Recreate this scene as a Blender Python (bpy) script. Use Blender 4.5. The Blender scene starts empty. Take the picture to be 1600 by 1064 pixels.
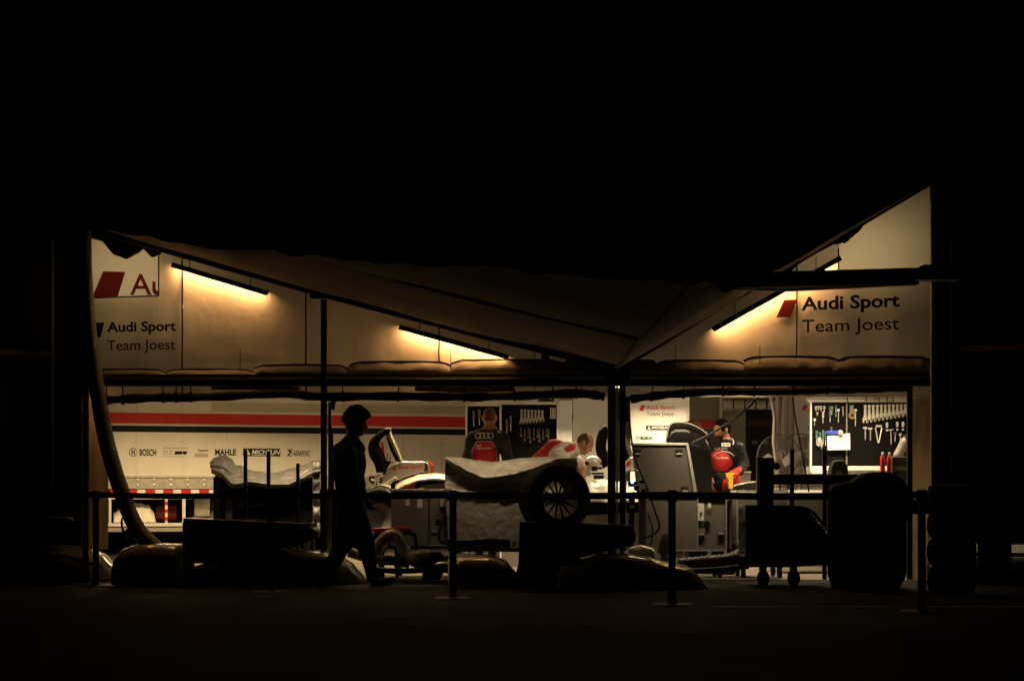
import bpy, bmesh, math, random
import numpy as np
from mathutils import Vector, Matrix, noise
from mathutils.bvhtree import BVHTree
random.seed(7)
R = math.radians
F = 2500.0      # focal length in pixels of the 1600 wide photograph
HZ = 773.0      # eye level row
EYE = 0.90

# ------------------------------------------------------------------ camera, world, exposure
S = bpy.context.scene
C = S.collection
cam_d = bpy.data.cameras.new('camera')
cam_d.lens = 36.0 * F / 1600.0
cam_d.sensor_width = 36.0
cam_d.shift_y = (HZ - 532.0) / 1600.0
cam_d.clip_end = 900.0
cam = bpy.data.objects.new('camera', cam_d)
cam.location = (0, 0, EYE)
cam.rotation_euler = (R(90), 0, 0)
C.objects.link(cam)
S.camera = cam

world = bpy.data.worlds.new("World")
S.world = world
world.use_nodes = True
wn = world.node_tree.nodes
bg = wn['Background']
sky = wn.new('ShaderNodeTexSky')
sky.sky_type = 'NISHITA'
sky.sun_disc = False
sky.sun_elevation = R(-9)
sky.sun_rotation = R(200)
world.node_tree.links.new(sky.outputs[0], bg.inputs[0])
bg.inputs[1].default_value = 0.004

S.view_settings.view_transform = 'Standard'
S.view_settings.look = 'None'
S.view_settings.exposure = 0.0
S.view_settings.gamma = 1.0
S.view_settings.use_curve_mapping = False
S.render.engine = 'CYCLES'
S.cycles.use_denoising = True
S.cycles.max_bounces = 7
S.cycles.diffuse_bounces = 5
S.cycles.transparent_max_bounces = 12
S.cycles.sample_clamp_indirect = 3.0

LAMP_WARM = (1.0, 0.47, 0.15)
LAMP_IN = (1.0, 0.76, 0.45)
LAMP_YEL = (1.0, 0.70, 0.32)   # older tubes over the trailer
P_FRONT = 9.0       # watts of the fascia tubes
P_IN = 30.5          # watts of the tubes inside the tent

# ------------------------------------------------------------------ helpers
def P(px, py, Y):
    return Vector(((px - 800.0) / F * Y, Y, EYE + (HZ - py) / F * Y))

def mat(name, col, rough=0.6, metal=0.0, var=0.0, vscale=6.0, bump=0.0, bscale=30.0, bdist=0.01,
        trans=0.0, coat=0.0, rvar=0.0, bdetail=4.0, dirt=None, spec=0.5):
    m = bpy.data.materials.new(name)
    m.use_nodes = True
    nt = m.node_tree
    p = nt.nodes['Principled BSDF']
    p.inputs['Base Color'].default_value = (*col, 1)
    p.inputs['Roughness'].default_value = rough
    p.inputs['Metallic'].default_value = metal
    p.inputs['Specular IOR Level'].default_value = spec
    if coat:
        p.inputs['Coat Weight'].default_value = coat
        p.inputs['Coat Roughness'].default_value = 0.08
    tc = nt.nodes.new('ShaderNodeTexCoord')
    if var or rvar or dirt:
        n = nt.nodes.new('ShaderNodeTexNoise')
        n.inputs['Scale'].default_value = vscale
        n.inputs['Detail'].default_value = 6
        n.inputs['Roughness'].default_value = 0.65
        nt.links.new(tc.outputs['Object'], n.inputs['Vector'])
        if var or dirt:
            mx = nt.nodes.new('ShaderNodeMix')
            mx.data_type = 'RGBA'
            d = dirt if dirt else tuple(c * (1 - var) for c in col)
            mx.inputs['A'].default_value = (*col, 1)
            mx.inputs['B'].default_value = (*d, 1)
            rp = nt.nodes.new('ShaderNodeMapRange')
            rp.inputs['From Min'].default_value = 0.42
            rp.inputs['From Max'].default_value = 0.68
            nt.links.new(n.outputs['Fac'], rp.inputs['Value'])
            nt.links.new(rp.outputs[0], mx.inputs['Factor'])
            nt.links.new(mx.outputs['Result'], p.inputs['Base Color'])
        if rvar:
            rr = nt.nodes.new('ShaderNodeMapRange')
            rr.inputs['To Min'].default_value = max(0.03, rough - rvar)
            rr.inputs['To Max'].default_value = min(1, rough + rvar)
            nt.links.new(n.outputs['Fac'], rr.inputs['Value'])
            nt.links.new(rr.outputs[0], p.inputs['Roughness'])
    if bump:
        b = nt.nodes.new('ShaderNodeTexNoise')
        b.inputs['Scale'].default_value = bscale
        b.inputs['Detail'].default_value = bdetail
        nt.links.new(tc.outputs['Object'], b.inputs['Vector'])
        bb = nt.nodes.new('ShaderNodeBump')
        bb.inputs['Strength'].default_value = bump
        bb.inputs['Distance'].default_value = bdist
        nt.links.new(b.outputs['Fac'], bb.inputs['Height'])
        nt.links.new(bb.outputs[0], p.inputs['Normal'])
    if trans:
        t = nt.nodes.new('ShaderNodeBsdfTranslucent')
        t.inputs['Color'].default_value = (*[c * 0.9 for c in col], 1)
        ms = nt.nodes.new('ShaderNodeMixShader')
        ms.inputs[0].default_value = trans
        nt.links.new(p.outputs[0], ms.inputs[1])
        nt.links.new(t.outputs[0], ms.inputs[2])
        nt.links.new(ms.outputs[0], nt.nodes['Material Output'].inputs[0])
    return m

def emit(name, col, st):
    m = bpy.data.materials.new(name)
    m.use_nodes = True
    p = m.node_tree.nodes['Principled BSDF']
    p.inputs['Base Color'].default_value = (0, 0, 0, 1)
    p.inputs['Emission Color'].default_value = (*col, 1)
    p.inputs['Emission Strength'].default_value = st
    return m

def frame_of(d):
    d = Vector(d).normalized()
    a = Vector((0, 0, 1)) if abs(d.z) < 0.9 else Vector((1, 0, 0))
    u = d.cross(a).normalized()
    return u, d.cross(u).normalized()

class MB:
    def __init__(self):
        self.v = []; self.f = []; self.m = []
    def add(self, vs, fs, mi=0):
        o = len(self.v)
        self.v += [tuple(p) for p in vs]
        self.f += [tuple(i + o for i in f) for f in fs]
        self.m += [mi] * len(fs)
        return self
    def box(self, c, s, mi=0, rz=0.0, rx=0.0, ry=0.0):
        M = Matrix.Rotation(rz, 3, 'Z') @ Matrix.Rotation(ry, 3, 'Y') @ Matrix.Rotation(rx, 3, 'X')
        c = Vector(c)
        vs = [c + M @ Vector((x * s[0] / 2, y * s[1] / 2, z * s[2] / 2)) for x in (-1, 1) for y in (-1, 1) for z in (-1, 1)]
        return self.add(vs, [(0, 1, 3, 2), (4, 6, 7, 5), (0, 4, 5, 1), (2, 3, 7, 6), (0, 2, 6, 4), (1, 5, 7, 3)], mi)
    def bb(self, a, b, mi=0):
        a = Vector(a); b = Vector(b)
        return self.box((a + b) / 2, [abs(b[i] - a[i]) for i in range(3)], mi)
    def pbox(self, x0, y0, x1, y1, Y, d, mi=0):
        """box whose front face spans the photo rectangle at distance Y, d metres deep"""
        a = P(x0, y0, Y); b = P(x1, y1, Y)
        return self.bb((a.x, Y, a.z), (b.x, Y + d, b.z), mi)
    def tube(self, pts, r, n=10, mi=0, cap=True, flat=1.0):
        pts = [Vector(p) for p in pts]
        rs = r if isinstance(r, (list, tuple)) else [r] * len(pts)
        o = len(self.v); u = None
        for i, p in enumerate(pts):
            d = (pts[min(i + 1, len(pts) - 1)] - pts[max(i - 1, 0)])
            if d.length < 1e-9: d = Vector((0, 0, 1))
            d.normalize()
            if u is None: u, w = frame_of(d)
            else:
                u = (u - d * u.dot(d))
                u = u.normalized() if u.length > 1e-6 else frame_of(d)[0]
            w = d.cross(u)
            for k in range(n):
                a = 2 * math.pi * k / n
                self.v.append(tuple(p + (u * math.cos(a) + w * math.sin(a) * flat) * rs[i]))
        L = len(pts)
        for i in range(L - 1):
            for k in range(n):
                k2 = (k + 1) % n
                self.f.append((o + i * n + k, o + i * n + k2, o + (i + 1) * n + k2, o + (i + 1) * n + k)); self.m.append(mi)
        if cap:
            self.f.append(tuple(o + k for k in range(n))[::-1]); self.m.append(mi)
            self.f.append(tuple(o + (L - 1) * n + k for k in range(n))); self.m.append(mi)
        return self
    def prism(self, pts, off, mi=0):
        """extrude a planar polygon (3D points) by vector off"""
        n = len(pts); off = Vector(off)
        vs = [Vector(p) for p in pts] + [Vector(p) + off for p in pts]
        fs = [tuple(range(n)), tuple(range(2 * n - 1, n - 1, -1))]
        fs += [(i, i + n, (i + 1) % n + n, (i + 1) % n) for i in range(n)]
        return self.add(vs, fs, mi)
    def pprism(self, pp, Y, d, mi=0):
        return self.prism([P(x, y, Y) for x, y in pp], (0, d, 0), mi)
    def lathe(self, prof, c, axis=(0, 0, 1), n=32, mi=0):
        """prof: (radius, height along axis)"""
        ax = Vector(axis).normalized(); u, w = frame_of(ax); c = Vector(c); o = len(self.v)
        for r, h in prof:
            for k in range(n):
                a = 2 * math.pi * k / n
                self.v.append(tuple(c + ax * h + (u * math.cos(a) + w * math.sin(a)) * r))
        for i in range(len(prof) - 1):
            for k in range(n):
                k2 = (k + 1) % n
                self.f.append((o + i * n + k, o + i * n + k2, o + (i + 1) * n + k2, o + (i + 1) * n + k)); self.m.append(mi)
        return self
    def grid(self, fn, nu, nv, mi=0, mfn=None):
        o = len(self.v)
        for j in range(nv + 1):
            for i in range(nu + 1):
                self.v.append(tuple(fn(i / nu, j / nv)))
        for j in range(nv):
            for i in range(nu):
                a = o + j * (nu + 1) + i
                self.f.append((a, a + 1, a + nu + 2, a + nu + 1))
                self.m.append(mfn((i + .5) / nu, (j + .5) / nv) if mfn else mi)
        return self
    def build(self, name, mats, parent=None, bevel=0.0, smooth=False, solid=0.0, angle=35, label=None, stuff=False, fix=True):
        off = Vector(parent.location) if parent else Vector((0, 0, 0))
        if parent and parent.parent: off = off + parent.parent.location
        me = bpy.data.meshes.new(name)
        me.from_pydata([tuple(Vector(v) - off) for v in self.v], [], self.f)
        if not isinstance(mats, (list, tuple)): mats = [mats]
        for m in mats: me.materials.append(m)
        me.polygons.foreach_set('material_index', self.m)
        if fix:
            bm = bmesh.new(); bm.from_mesh(me); bmesh.ops.recalc_face_normals(bm, faces=bm.faces); bm.to_mesh(me); bm.free()
        if smooth:
            me.polygons.foreach_set('use_smooth', [True] * len(me.polygons))
            if angle: me.set_sharp_from_angle(angle=R(angle))
        me.update()
        o = bpy.data.objects.new(name, me); C.objects.link(o)
        if parent: o.parent = parent
        if solid:
            md = o.modifiers.new('Solid', 'SOLIDIFY'); md.thickness = solid; md.offset = 0
        if bevel:
            md = o.modifiers.new('Bevel', 'BEVEL'); md.width = bevel; md.segments = 2; md.limit_method = 'ANGLE'
            md.harden_normals = False
        if label: o['label'] = label
        if stuff: o['kind'] = 'stuff'
        return o

def thing(name, label, cat, loc=(0, 0, 0), group=None):
    o = bpy.data.objects.new(name, None); C.objects.link(o)
    o.empty_display_size = 0.1
    o.location = loc; o['label'] = label; o['category'] = cat
    if group: o['group'] = group
    return o
def tag(o, label, cat, group=None):
    o['label'] = label; o['category'] = cat
    if group: o['group'] = group
    return o
def struct(o):
    o['kind'] = 'structure'; return o
def base(px, Y, z=0.0):
    return (P(px, 0, Y).x, Y, z)
def dup(root, delta, label=None, group=None):
    r = root.copy(); C.objects.link(r); r.location = Vector(root.location) + Vector(delta)
    if label: r['label'] = label
    if group: r['group'] = group
    for ch in list(root.children):
        c = ch.copy(); C.objects.link(c); c.parent = r
        for g in list(ch.children):
            d = g.copy(); C.objects.link(d); d.parent = c
    return r

def catmull(pts, n=6):
    pts = [Vector(p) for p in pts]; out = []
    for i in range(len(pts) - 1):
        p0 = pts[max(i - 1, 0)]; p1 = pts[i]; p2 = pts[i + 1]; p3 = pts[min(i + 2, len(pts) - 1)]
        for k in range(n):
            t = k / n
            out.append(0.5 * ((2 * p1) + (p2 - p0) * t + (2 * p0 - 5 * p1 + 4 * p2 - p3) * t * t + (3 * p1 - p0 - 3 * p2 + p3) * t ** 3))
    out.append(pts[-1]); return out

def interp(tab, x):
    if x <= tab[0][0]: return tab[0][1]
    for (a, b), (c, d) in zip(tab, tab[1:]):
        if x <= c:
            t = (x - a) / (c - a); t2 = t * t * (3 - 2 * t) * 0.5 + t * 0.5
            return b + (d - b) * t2
    return tab[-1][1]

# lettering: outlines of Blender's built-in face, fitted to a photo rectangle and mapped by fn(px, py)
def text_mb(s, x0, y0, x1, y1, fn, shear=0.0, bold=0.0, rise=0.0, mb=None, mi=0):
    cu = bpy.data.curves.new('t', 'FONT'); cu.body = s; cu.resolution_u = 3; cu.offset = bold; cu.fill_mode = 'BOTH'
    ob = bpy.data.objects.new('t', cu); C.objects.link(ob)
    dg = bpy.context.evaluated_depsgraph_get(); ev = ob.evaluated_get(dg); me = ev.to_mesh()
    vs = [v.co.copy() for v in me.vertices]; fs = [tuple(p.vertices) for p in me.polygons]
    ev.to_mesh_clear(); bpy.data.objects.remove(ob); bpy.data.curves.remove(cu)
    if not vs: return mb or MB()
    ax = min(v.x for v in vs); bx = max(v.x for v in vs); ay = min(v.y for v in vs); by = max(v.y for v in vs)
    mb = mb or MB(); out = []
    for v in vs:
        tx = (v.x - ax) / (bx - ax); ty = (v.y - ay) / (by - ay)
        px = x0 + (x1 - x0) * tx + shear * (ty) * (y1 - y0); py = y1 + (y0 - y1) * ty - rise * tx
        out.append(fn(px, py))
    mb.add(out, fs, mi); return mb
def poly_mb(pp, fn, mb=None, mi=0):
    mb = mb or MB(); mb.add([fn(x, y) for x, y in pp], [tuple(range(len(pp)))], mi); return mb
def ring_mb(cx, cy, r, w, fn, mb=None, n=28, mi=0, asp=1.0):
    mb = mb or MB(); vs = []
    for k in range(n):
        a = 2 * math.pi * k / n
        for q in (r, r - w): vs.append(fn(cx + q * math.cos(a), cy + q * math.sin(a) * asp))
    mb.add(vs, [(2 * k, 2 * ((k + 1) % n), 2 * ((k + 1) % n) + 1, 2 * k + 1) for k in range(n)], mi); return mb

# ------------------------------------------------------------------ bodies: smooth union of tapered limbs, one continuous skin
def sdf_mesh(prims, res=0.009, k=0.03, cut=None):
    A = []
    for p in prims:
        if p[0] == 'c':
            _, a, b, ra, rb, m = p; a = np.array(a, float); b = np.array(b, float); r = max(ra, rb)
            A.append((np.minimum(a, b) - r, np.maximum(a, b) + r))
        else:
            _, c, rad, M, m = p; c = np.array(c, float); r = max(rad); A.append((c - r, c + r))
    lo = np.min([a[0] for a in A], 0) - 3 * res; hi = np.max([a[1] for a in A], 0) + 3 * res
    n = np.ceil((hi - lo) / res).astype(int) + 1
    D = np.full(n, 0.3, np.float32); ID = np.zeros(n, np.int8); DM = np.full(n, 9.0, np.float32)
    ax = [lo[i] + np.arange(n[i]) * res for i in range(3)]
    for p, (pl, ph) in zip(prims, A):
        mg = k * 1.2 + 2 * res
        s = [slice(max(0, int((pl[i] - mg - lo[i]) / res)), min(n[i], int((ph[i] + mg - lo[i]) / res) + 2)) for i in range(3)]
        X, Yy, Z = np.meshgrid(ax[0][s[0]], ax[1][s[1]], ax[2][s[2]], indexing='ij')
        if p[0] == 'c':
            _, a, b, ra, rb, m = p; a = np.array(a, float); b = np.array(b, float); d = b - a; L = max(d @ d, 1e-9)
            t = np.clip(((X - a[0]) * d[0] + (Yy - a[1]) * d[1] + (Z - a[2]) * d[2]) / L, 0, 1)
            dist = np.sqrt((X - a[0] - t * d[0]) ** 2 + (Yy - a[1] - t * d[1]) ** 2 + (Z - a[2] - t * d[2]) ** 2) - (ra + (rb - ra) * t)
        else:
            _, c, rad, M, m = p; M = np.array(M if M is not None else np.eye(3))  # rows = axes
            q = [(X - c[0]) * M[i][0] + (Yy - c[1]) * M[i][1] + (Z - c[2]) * M[i][2] for i in range(3)]
            k0 = np.sqrt(sum((q[i] / rad[i]) ** 2 for i in range(3))); k1 = np.sqrt(sum((q[i] / rad[i] ** 2) ** 2 for i in range(3))) + 1e-9
            dist = k0 * (k0 - 1) / k1
        dist = dist.astype(np.float32); sub = D[tuple(s)]
        h = np.clip(0.5 + 0.5 * (sub - dist) / k, 0, 1)
        D[tuple(s)] = sub * (1 - h) + dist * h - k * h * (1 - h)
        dm = DM[tuple(s)]; w = dist < dm; ids = ID[tuple(s)]; ids[w] = m; dm[w] = dist[w]; ID[tuple(s)] = ids; DM[tuple(s)] = dm
    if cut is not None:
        X, Yy, Z = np.meshgrid(*ax, indexing='ij'); D = np.maximum(D, cut(X, Yy, Z).astype(np.float32))
    In = D < 0
    c8 = [(i, j, l) for i in (0, 1) for j in (0, 1) for l in (0, 1)]
    sh = [D[i:n[0] - 1 + i, j:n[1] - 1 + j, l:n[2] - 1 + l] for i, j, l in c8]
    cnt = sum((q < 0).astype(np.int8) for q in sh); act = (cnt > 0) & (cnt < 8)
    idx = -np.ones(act.shape, np.int64); cells = np.argwhere(act); idx[act] = np.arange(len(cells))
    vals = np.stack([q[act] for q in sh], 1); acc = np.zeros((len(cells), 3)); num = np.zeros(len(cells))
    for a in range(8):
        for b in range(a + 1, 8):
            if sum(abs(c8[a][i] - c8[b][i]) for i in range(3)) != 1: continue
            va, vb = vals[:, a], vals[:, b]; w = (va < 0) != (vb < 0)
            t = np.where(w, va / np.where(w, va - vb, 1), 0)
            pa = np.array(c8[a], float); pb = np.array(c8[b], float)
            acc += w[:, None] * (pa + t[:, None] * (pb - pa)); num += w
    V = lo + (cells + acc / num[:, None]) * res
    mid = ID[cells[:, 0], cells[:, 1], cells[:, 2]]
    faces = []
    for axn in range(3):
        o1, o2 = [(1, 2), (2, 0), (0, 1)][axn]
        a = np.take(In, range(0, n[axn] - 1), axn); b = np.take(In, range(1, n[axn]), axn)
        e = np.argwhere(a != b)
        e = e[(e[:, o1] > 0) & (e[:, o2] > 0) & (e[:, o1] < n[o1] - 1) & (e[:, o2] < n[o2] - 1)]
        flip = In[e[:, 0], e[:, 1], e[:, 2]]
        def g(d1, d2):
            q = e.copy(); q[:, o1] -= d1; q[:, o2] -= d2; return idx[q[:, 0], q[:, 1], q[:, 2]]
        q = np.stack([g(1, 1), g(0, 1), g(0, 0), g(1, 0)], 1)
        q[~flip] = q[~flip][:, ::-1]; faces.append(q)
    Fq = np.concatenate(faces); ok = (Fq >= 0).all(1); Fq = Fq[ok]
    return V, Fq, mid

def sdf_obj(name, prims, mats, parent, res=0.009, k=0.03, cut=None, wr=0.0):
    V, Fq, mid = sdf_mesh(prims, res, k, cut)
    if wr:   # cloth creases
        for i in range(len(V)):
            if mid[i] in wr:
                p = Vector(V[i]); a = wr[mid[i]]
                nz = noise.noise(p * 9.0) * 0.6 + abs(noise.noise(Vector((p.x * 14, p.y * 14, p.z * 26)))) * 0.8
                V[i][1] += a * (nz - 0.25); V[i][0] += a * 0.5 * noise.noise(p * 13 + Vector((5, 5, 5)))
    off = np.array(parent.location)
    me = bpy.data.meshes.new(name)
    me.from_pydata((V - off).tolist(), [], Fq.tolist())
    for m in mats: me.materials.append(m)
    me.polygons.foreach_set('material_index', [int(mid[f[0]]) for f in Fq])
    me.polygons.foreach_set('use_smooth', [True] * len(Fq)); me.update()
    o = bpy.data.objects.new(name, me); C.objects.link(o); o.parent = parent
    o['_bvh'] = 0
    del o['_bvh']
    return o, BVHTree.FromPolygons([tuple(v) for v in V], [tuple(int(i) for i in f) for f in Fq])

def wrap_fn(bvh, Y, off=0.004):
    """lay flat print on a surface: straight back from the reader onto the cloth"""
    def fn(px, py):
        p = P(px, py, Y); h = bvh.ray_cast(Vector((p.x, Y - 1.2, p.z)), Vector((0, 1, 0)))
        return Vector((p.x, (h[0].y if h[0] else Y) - off, p.z))
    return fn

# ------------------------------------------------------------------ materials
M = {}
M['asphalt'] = mat('asphalt', (0.009, 0.0085, 0.008), 0.8, var=0.35, vscale=1.3, bump=0.6, bscale=140, bdist=0.006, rvar=0.15, spec=0.2)
M['paving'] = mat('paving', (0.16, 0.135, 0.115), 0.7, var=0.35, vscale=2.2, bump=0.3, bscale=90, bdist=0.004, rvar=0.2)
M['line'] = mat('line_paint', (0.5, 0.48, 0.42), 0.7, var=0.4, vscale=14)
M['canvas'] = mat('white_canvas', (0.72, 0.67, 0.58), 0.75, var=0.14, vscale=1.6, bump=0.35, bscale=6, bdist=0.025, trans=0.22)
M['banner'] = mat('banner_cloth', (0.80, 0.78, 0.74), 0.6, var=0.08, vscale=2.5, bump=0.2, bscale=7, bdist=0.015, trans=0.5)
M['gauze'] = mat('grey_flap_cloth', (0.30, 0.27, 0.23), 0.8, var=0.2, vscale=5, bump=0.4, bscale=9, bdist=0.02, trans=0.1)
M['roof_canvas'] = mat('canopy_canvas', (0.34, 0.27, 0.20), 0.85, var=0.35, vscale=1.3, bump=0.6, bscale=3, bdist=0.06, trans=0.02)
M['black_canvas'] = mat('black_tarp', (0.018, 0.017, 0.016), 0.7, bump=0.6, bscale=12, bdist=0.02, var=0.3, spec=0.15)
M['batten'] = mat('brown_batten_webbing', (0.10, 0.085, 0.065), 0.8)
M['dark_steel'] = mat('dark_frame_steel', (0.022, 0.021, 0.02), 0.5, metal=0.3, var=0.3, vscale=9, rvar=0.1, spec=0.25)
M['alu'] = mat('aluminium', (0.68, 0.66, 0.62), 0.4, metal=0.55, var=0.2, vscale=20, rvar=0.1)
M['alu_dull'] = mat('dull_aluminium', (0.50, 0.48, 0.44), 0.5, metal=0.7, var=0.25, vscale=12, rvar=0.1)
M['chrome'] = mat('tool_steel', (0.85, 0.83, 0.79), 0.28, metal=0.55)
M['white_paint'] = mat('white_trailer_paint', (0.74, 0.72, 0.68), 0.35, var=0.12, vscale=1.5, rvar=0.1, bump=0.05, bscale=3, bdist=0.02)
M['white_panel'] = mat('white_panel', (0.76, 0.75, 0.72), 0.45, var=0.06, vscale=2)
M['red_paint'] = mat('red_paint', (0.60, 0.018, 0.014), 0.35, var=0.1, vscale=4)
M['navy'] = mat('navy_paint', (0.012, 0.014, 0.024), 0.6, spec=0.1)
M['ink'] = mat('black_print', (0.012, 0.012, 0.013), 0.6, spec=0.1)
M['ink_grey'] = mat('grey_print', (0.16, 0.15, 0.14), 0.6)
M['ink_red'] = mat('red_print', (0.55, 0.02, 0.02), 0.6)
M['ink_dred'] = mat('dark_red_print', (0.07, 0.004, 0.007), 0.8, spec=.1)
M['ink_tred'] = mat('thin_red_print', (0.24, 0.035, 0.03), 0.7, trans=.6)
M['ink_white'] = mat('white_print', (0.75, 0.74, 0.7), 0.6)
M['tool_black'] = mat('black_tool_board', (0.005, 0.005, 0.005), 0.7, spec=0.05)
M['black'] = mat('black_plastic', (0.012, 0.012, 0.012), 0.45, rvar=0.1, spec=0.2)
M['carbon'] = mat('bare_carbon', (0.008, 0.008, 0.008), 0.10, rvar=0.03, spec=.04)
M['dim_steel'] = mat('dull_tool_steel', (0.16, 0.15, 0.13), 0.4, metal=.8)
M['side_canvas'] = mat('side_canvas', (0.72, 0.62, 0.48), 0.75, var=0.10, vscale=1.6, bump=0.25, bscale=5, bdist=0.02, trans=0.5)
M['rubber'] = mat('rubber', (0.008, 0.0075, 0.007), 0.8, bump=0.3, bscale=60, bdist=0.003, spec=0.2)
M['silver_tarp'] = mat('silver_tarpaulin', (0.38, 0.36, 0.32), 0.42, metal=0.2, var=0.25, vscale=5, bump=0.5, bscale=16, bdist=0.015, rvar=0.1)
M['white_sack'] = mat('white_plastic_sheet', (0.75, 0.72, 0.66), 0.4, bump=0.6, bscale=22, bdist=0.02, var=0.15)
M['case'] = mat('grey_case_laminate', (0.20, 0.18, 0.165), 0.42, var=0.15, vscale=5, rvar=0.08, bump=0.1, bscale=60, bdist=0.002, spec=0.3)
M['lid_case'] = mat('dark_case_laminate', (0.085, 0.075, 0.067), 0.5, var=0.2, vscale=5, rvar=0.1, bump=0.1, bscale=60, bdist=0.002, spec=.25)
M['car_white'] = mat('white_car_lacquer', (0.66, 0.64, 0.60), 0.22, metal=0.25, coat=0.8, var=0.08, vscale=5)
M['car_silver'] = mat('silver_car_lacquer', (0.60, 0.60, 0.54), 0.2, metal=0.25, coat=0.8, var=0.2, vscale=3)
M['car_green'] = mat('olive_silver_lacquer', (0.55, 0.57, 0.44), 0.22, metal=0.25, coat=0.8, var=0.25, vscale=3)
M['duct'] = mat('duct_foil', (0.16, 0.145, 0.12), 0.45, metal=0.35, bump=0.8, bscale=75, bdist=0.008, var=0.5, vscale=30, bdetail=1.0)
M['duct_silver'] = mat('duct_silver', (0.42, 0.38, 0.32), 0.35, metal=0.7, bump=0.6, bscale=70, bdist=0.006, var=0.4, vscale=25)
M['skin'] = mat('skin', (0.48, 0.24, 0.15), 0.5, var=0.15, vscale=20)
M['skin_dark'] = mat('tanned_skin', (0.38, 0.18, 0.10), 0.5, var=0.15, vscale=20)
M['suit_black'] = mat('black_race_suit', (0.014, 0.014, 0.015), 0.75, bump=0.3, bscale=25, bdist=0.01, spec=0.1)
M['suit_grey'] = mat('charcoal_suit', (0.032, 0.032, 0.03), 0.75, bump=0.3, bscale=25, bdist=0.01, spec=0.15)
M['suit_red'] = mat('red_suit_cloth', (0.50, 0.012, 0.014), 0.7, bump=0.3, bscale=25, bdist=0.01)
M['shirt_white'] = mat('white_shirt', (0.76, 0.73, 0.69), 0.75, bump=0.3, bscale=22, bdist=0.01)
M['hair_black'] = mat('black_hair', (0.006, 0.005, 0.004), 0.9, bump=0.8, bscale=120, bdist=0.006, spec=0.04)
M['hair_ginger'] = mat('ginger_hair', (0.10, 0.040, 0.016), 0.6, bump=0.8, bscale=140, bdist=0.004)
M['hair_brown'] = mat('brown_hair', (0.12, 0.055, 0.026), 0.6, bump=0.8, bscale=140, bdist=0.004, spec=0.2)
M['stubble'] = mat('dark_stubble', (0.05, 0.024, 0.014), 0.85, var=0.4, vscale=60, spec=.1)
M['yellow'] = mat('yellow_plastic', (0.65, 0.42, 0.02), 0.45)
M['blue'] = mat('blue_plastic', (0.02, 0.05, 0.42), 0.5)
M['teal'] = mat('teal_handle', (0.04, 0.10, 0.12), 0.5)
M['bottle_red'] = mat('red_bottle', (0.60, 0.02, 0.016), 0.3, coat=0.4)
M['paper'] = mat('paper', (0.80, 0.78, 0.76), 0.8)
M['dark_laminate'] = mat('dark_laminate', (0.035, 0.033, 0.026), 0.6, spec=.2)
M['olive'] = mat('olive_wall_paint', (0.27, 0.26, 0.20), 0.7, var=0.1)
M['tube'] = emit('lamp_tube', (1.0, 0.72, 0.40), 4)
M['tube_in'] = emit('inner_lamp_tube', (1.0, 0.80, 0.52), 6)
M['led'] = emit('blue_indicator', (0.25, 0.45, 1.0), 9)

# ------------------------------------------------------------------ ground
g = MB()
g.grid(lambda u, v: ((u - .5) * 240, -30 + v * 250, 0), 2, 2)
struct(g.build('ground', M['asphalt']))
g = MB(); g.bb((-4.6, 16.95, -0.02), (4.6, 26.5, 0.004))
struct(g.build('garage_floor', M['paving']))
g = MB(); g.bb((1.6, 12.85, 0.0), (6.0, 12.92, 0.004))
struct(g.build('painted_line', M['line']))

YF = 16.8
def FP(px, py, off=0.0): return P(px, py, YF - off)

# ------------------------------------------------------------------ tent front: panels of canvas with seams, flap, print
def roofL(px): return float(np.interp(px, [100, 140, 250, 500, 760, 960], [342, 354, 387, 457, 525, 572]))
def roofR(px): return 570 - (px - 975) * (570 - 285) / (1453 - 975)
tent = thing('tent_front', 'tall white canvas tent front with black team lettering under sloping canopy edges', 'tent wall', base(790, YF))
seams = [130, 285, 478, 686, 962]
seams_r = [972, 1245, 1455]
for sl, rf in ((seams, roofL), (seams_r, roofR)):
    for a, b in zip(sl, sl[1:]):
        mb = MB(); n = 22
        def fn(u, v, a=a, b=b, rf=rf):
            px = a + 1.0 + (b - a - 2.0) * u; t = max(rf(px) - 4, (465 if px < 247.5 else 0), (430 if px > 1310 else 0))
            py = t + (620 - t) * v
            wv = 0.010 * noise.noise(Vector((px * .02, py * .012, 1.3))) + .006 * math.sin(px * .06 + py * .004)
            return P(px, py, YF + wv)
        mb.grid(fn, 96, 26)
        mb.build('canvas_panel', M['canvas'], tent, smooth=True, angle=0)
for px, y0 in ((285, 392), (478, 452), (686, 508), (1245, 402)):
    MB().tube([FP(px + random.uniform(-.4, .4), y0 + (618 - y0) * i / 8, .012) for i in range(9)], .0085, 6).build('seam_cord', M['ink'], tent)
# side curtains that hang below the beam
for (a, b, y1, nm) in ((128, 169, 858, 'l'), (1424, 1456, 915, 'r')):
    mb = MB()
    mb.grid(lambda u, v, a=a, b=b, y1=y1: P(a + (b - a) * u - (0 if a < 800 else 9 * v * v), 620 + (y1 - 620) * v, YF + .03 + .02 * math.sin(u * 7 + v * 2) + .012 * noise.noise(Vector((u * 5, v * 9, 3)))), 10, 30)
    mb.build('side_curtain', M['side_canvas'], tent, smooth=True, angle=0, solid=.004)
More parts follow.
